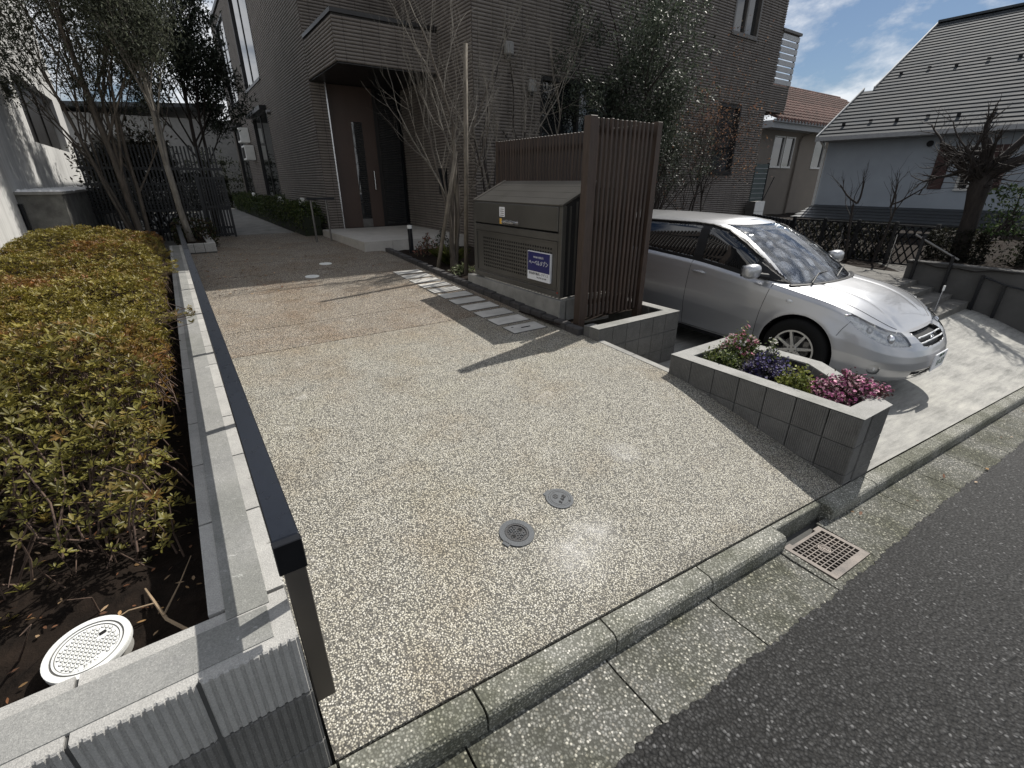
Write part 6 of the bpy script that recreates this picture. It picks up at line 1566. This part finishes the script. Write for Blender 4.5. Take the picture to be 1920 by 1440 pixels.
MB().box(XW+.002, -1.27, 9.95, 17.5, 1.621, 1.66).build('ledge_lip', M['conc'], lg)
MB().tube([(XW+.03,9.93,1.5),(XW+.03,9.93,.9)], .03, 6).build('drain_pipe', M['blackmetal'], lg)
rng = np.random.default_rng(77)
def gravel(name, label, n, fx, r):
    P = np.array([fx() for _ in range(n)]); mb = MB(); base = [(-1,-1,-.5),(1,-1,-.5),(1,1,-.5),(-1,1,-.5),(0,0,.8)]
    V = []; Fq = []
    for p in P:
        s_ = r*rng.uniform(.5,1.3); a = rng.uniform(0,6.28); o_ = len(V)
        for b in base: V.append((p[0]+s_*(b[0]*math.cos(a)-b[1]*math.sin(a)), p[1]+s_*(b[0]*math.sin(a)+b[1]*math.cos(a)), p[2]+s_*b[2]))
        Fq += [(o_,o_+1,o_+4),(o_+1,o_+2,o_+4),(o_+2,o_+3,o_+4),(o_+3,o_,o_+4)]
    o_ = link(name, fast_mesh(name, V, Fq, M['gravel'])); stuff(o_, label, 'gravel')
gravel('ledge_gravel', 'white gravel spread on top of the concrete ledge', 2600, lambda: (rng.uniform(XW+.02,-1.3), rng.uniform(10,17.4), 1.67), .03)
gravel('yard_gravel', 'white gravel on the ground between wall and azalea hedge', 3500, lambda: (rng.uniform(-2.4,-1.25), rng.uniform(6.5,10), .80), .03)
sw = thing('stone_wall', 'stepped stack of dark rough stones beside the white building', 'wall')
for k in range(9):
    z = .7+k*.27
    for j in range(3):
        MB().cbox((-1.55+.42*j+.1*(k%2)+.03*k*(j==0), 19.1+.12*k, z+.12), (.41,.5,.245), .03).build('stone', M['concdark'], sw, loc=(random.uniform(-.02,.02), random.uniform(-.05,.05), 0))
fe = thing('wooden_fence', 'tall black slatted fence behind the left trees', 'fence')
for k in range(36):
    x = -1.25+k*.066; me_k = ('fs',)
    if me_k not in _blk: _blk[me_k] = MB().box(-.016,.016,-.012,.012,.6,2.48).mesh('slat', M['blackmetal'])
    link('slat', _blk[me_k], fe, (x, 13.0, 0))
for z in (2.02, 1.72, 1.2, .8): MB().box(-1.3, 1.15, 13.013, 13.05, z, z+.05).build('rail', M['blackmetal'], fe)
for k in range(9): MB().box(-1.3, 1.15, 13.06, 13.075, 1.22+k*.055, 1.245+k*.055).build('louver', M['blackmetal'], fe)
gt = thing('garden_gate', 'half-open black slatted gate at the path beside the hedge', 'gate')
for k in range(10): MB().box(.60+k*.05, .622+k*.05, 12.44, 12.46, .70, 1.88).build('slat', M['blackmetal'], gt)
for z in (.70, 1.27, 1.84): MB().box(.58, 1.08, 12.462, 12.49, z, z+.045).build('rail', M['blackmetal'], gt)
MB().box(1.06, 1.10, 12.43, 12.50, .64, 1.92).build('gate_frame', M['blackmetal'], gt); MB().box(.56, .60, 12.43, 12.50, .64, 1.92).build('gate_frame', M['blackmetal'], gt)
MB().tube([(1.08,12.42,1.30),(1.08,12.38,1.30),(1.02,12.38,1.30)], .012, 6).build('latch', M['blackmetal'], gt)
spn = thing('small_planter', 'low pale block planter around the slender tree at the rail end', 'planter')
block_row(spn, (.03,9.88), (.52,9.88), .665, .15, .12, .155, .0125, M['blockpale'])
block_row(spn, (.52,10.005), (.52,12.2), .664, .15, .12, .155, .0125, M['blockpale'])
MB().box(.04, .50, 10.0, 12.2, .5, .79).build('soil', M['soil'], spn); MB().box(.04,.51,9.89,9.99,.55,.808).build('mortar', M['mortar'], spn)
shrub('dark_shrub', 'tall dark shrub filling the gap behind the slatted fence', 92, (-.1,14.0,1.6), (1.1,.4,.9), 6500, [(.014,.018,.012),(.025,.028,.018)], .08)
shrub('dark_shrub', 'dark shrub closing the end of the side path', 93, (2.0,25.8,1.5), (1.4,.5,1.6), 4200, [(.014,.018,.012),(.025,.03,.018)], .12)
shrub('low_shrub', 'low dark ground shrub at the foot of the slender tree', 91, (.28,11.0,.85), (.26,.8,.22), 1800, [(.03,.04,.015),(.05,.035,.02)], .06)
fh = thing('far_house', 'pale house with dark eaves half hidden behind the left trees', 'house')
MB().box(-4.5, 6, 27, 33, .3, 4.3).build('wall', simple('far_wall', (.26,.26,.255), .9), fh)
MB().hull8([(-5,26.4,4.3),(3.0,26.4,4.75),(3.0,34,4.75),(-5,34,4.3)], [(-5,26.4,4.45),(3.0,26.4,4.9),(3.0,34,4.9),(-5,34,4.45)]).build('roof', M['slatedark'], fh)
window(fh, 'y', 27.0-.02, -.6, .6, 2.2, 3.4, 1, M['framelight'], .01)
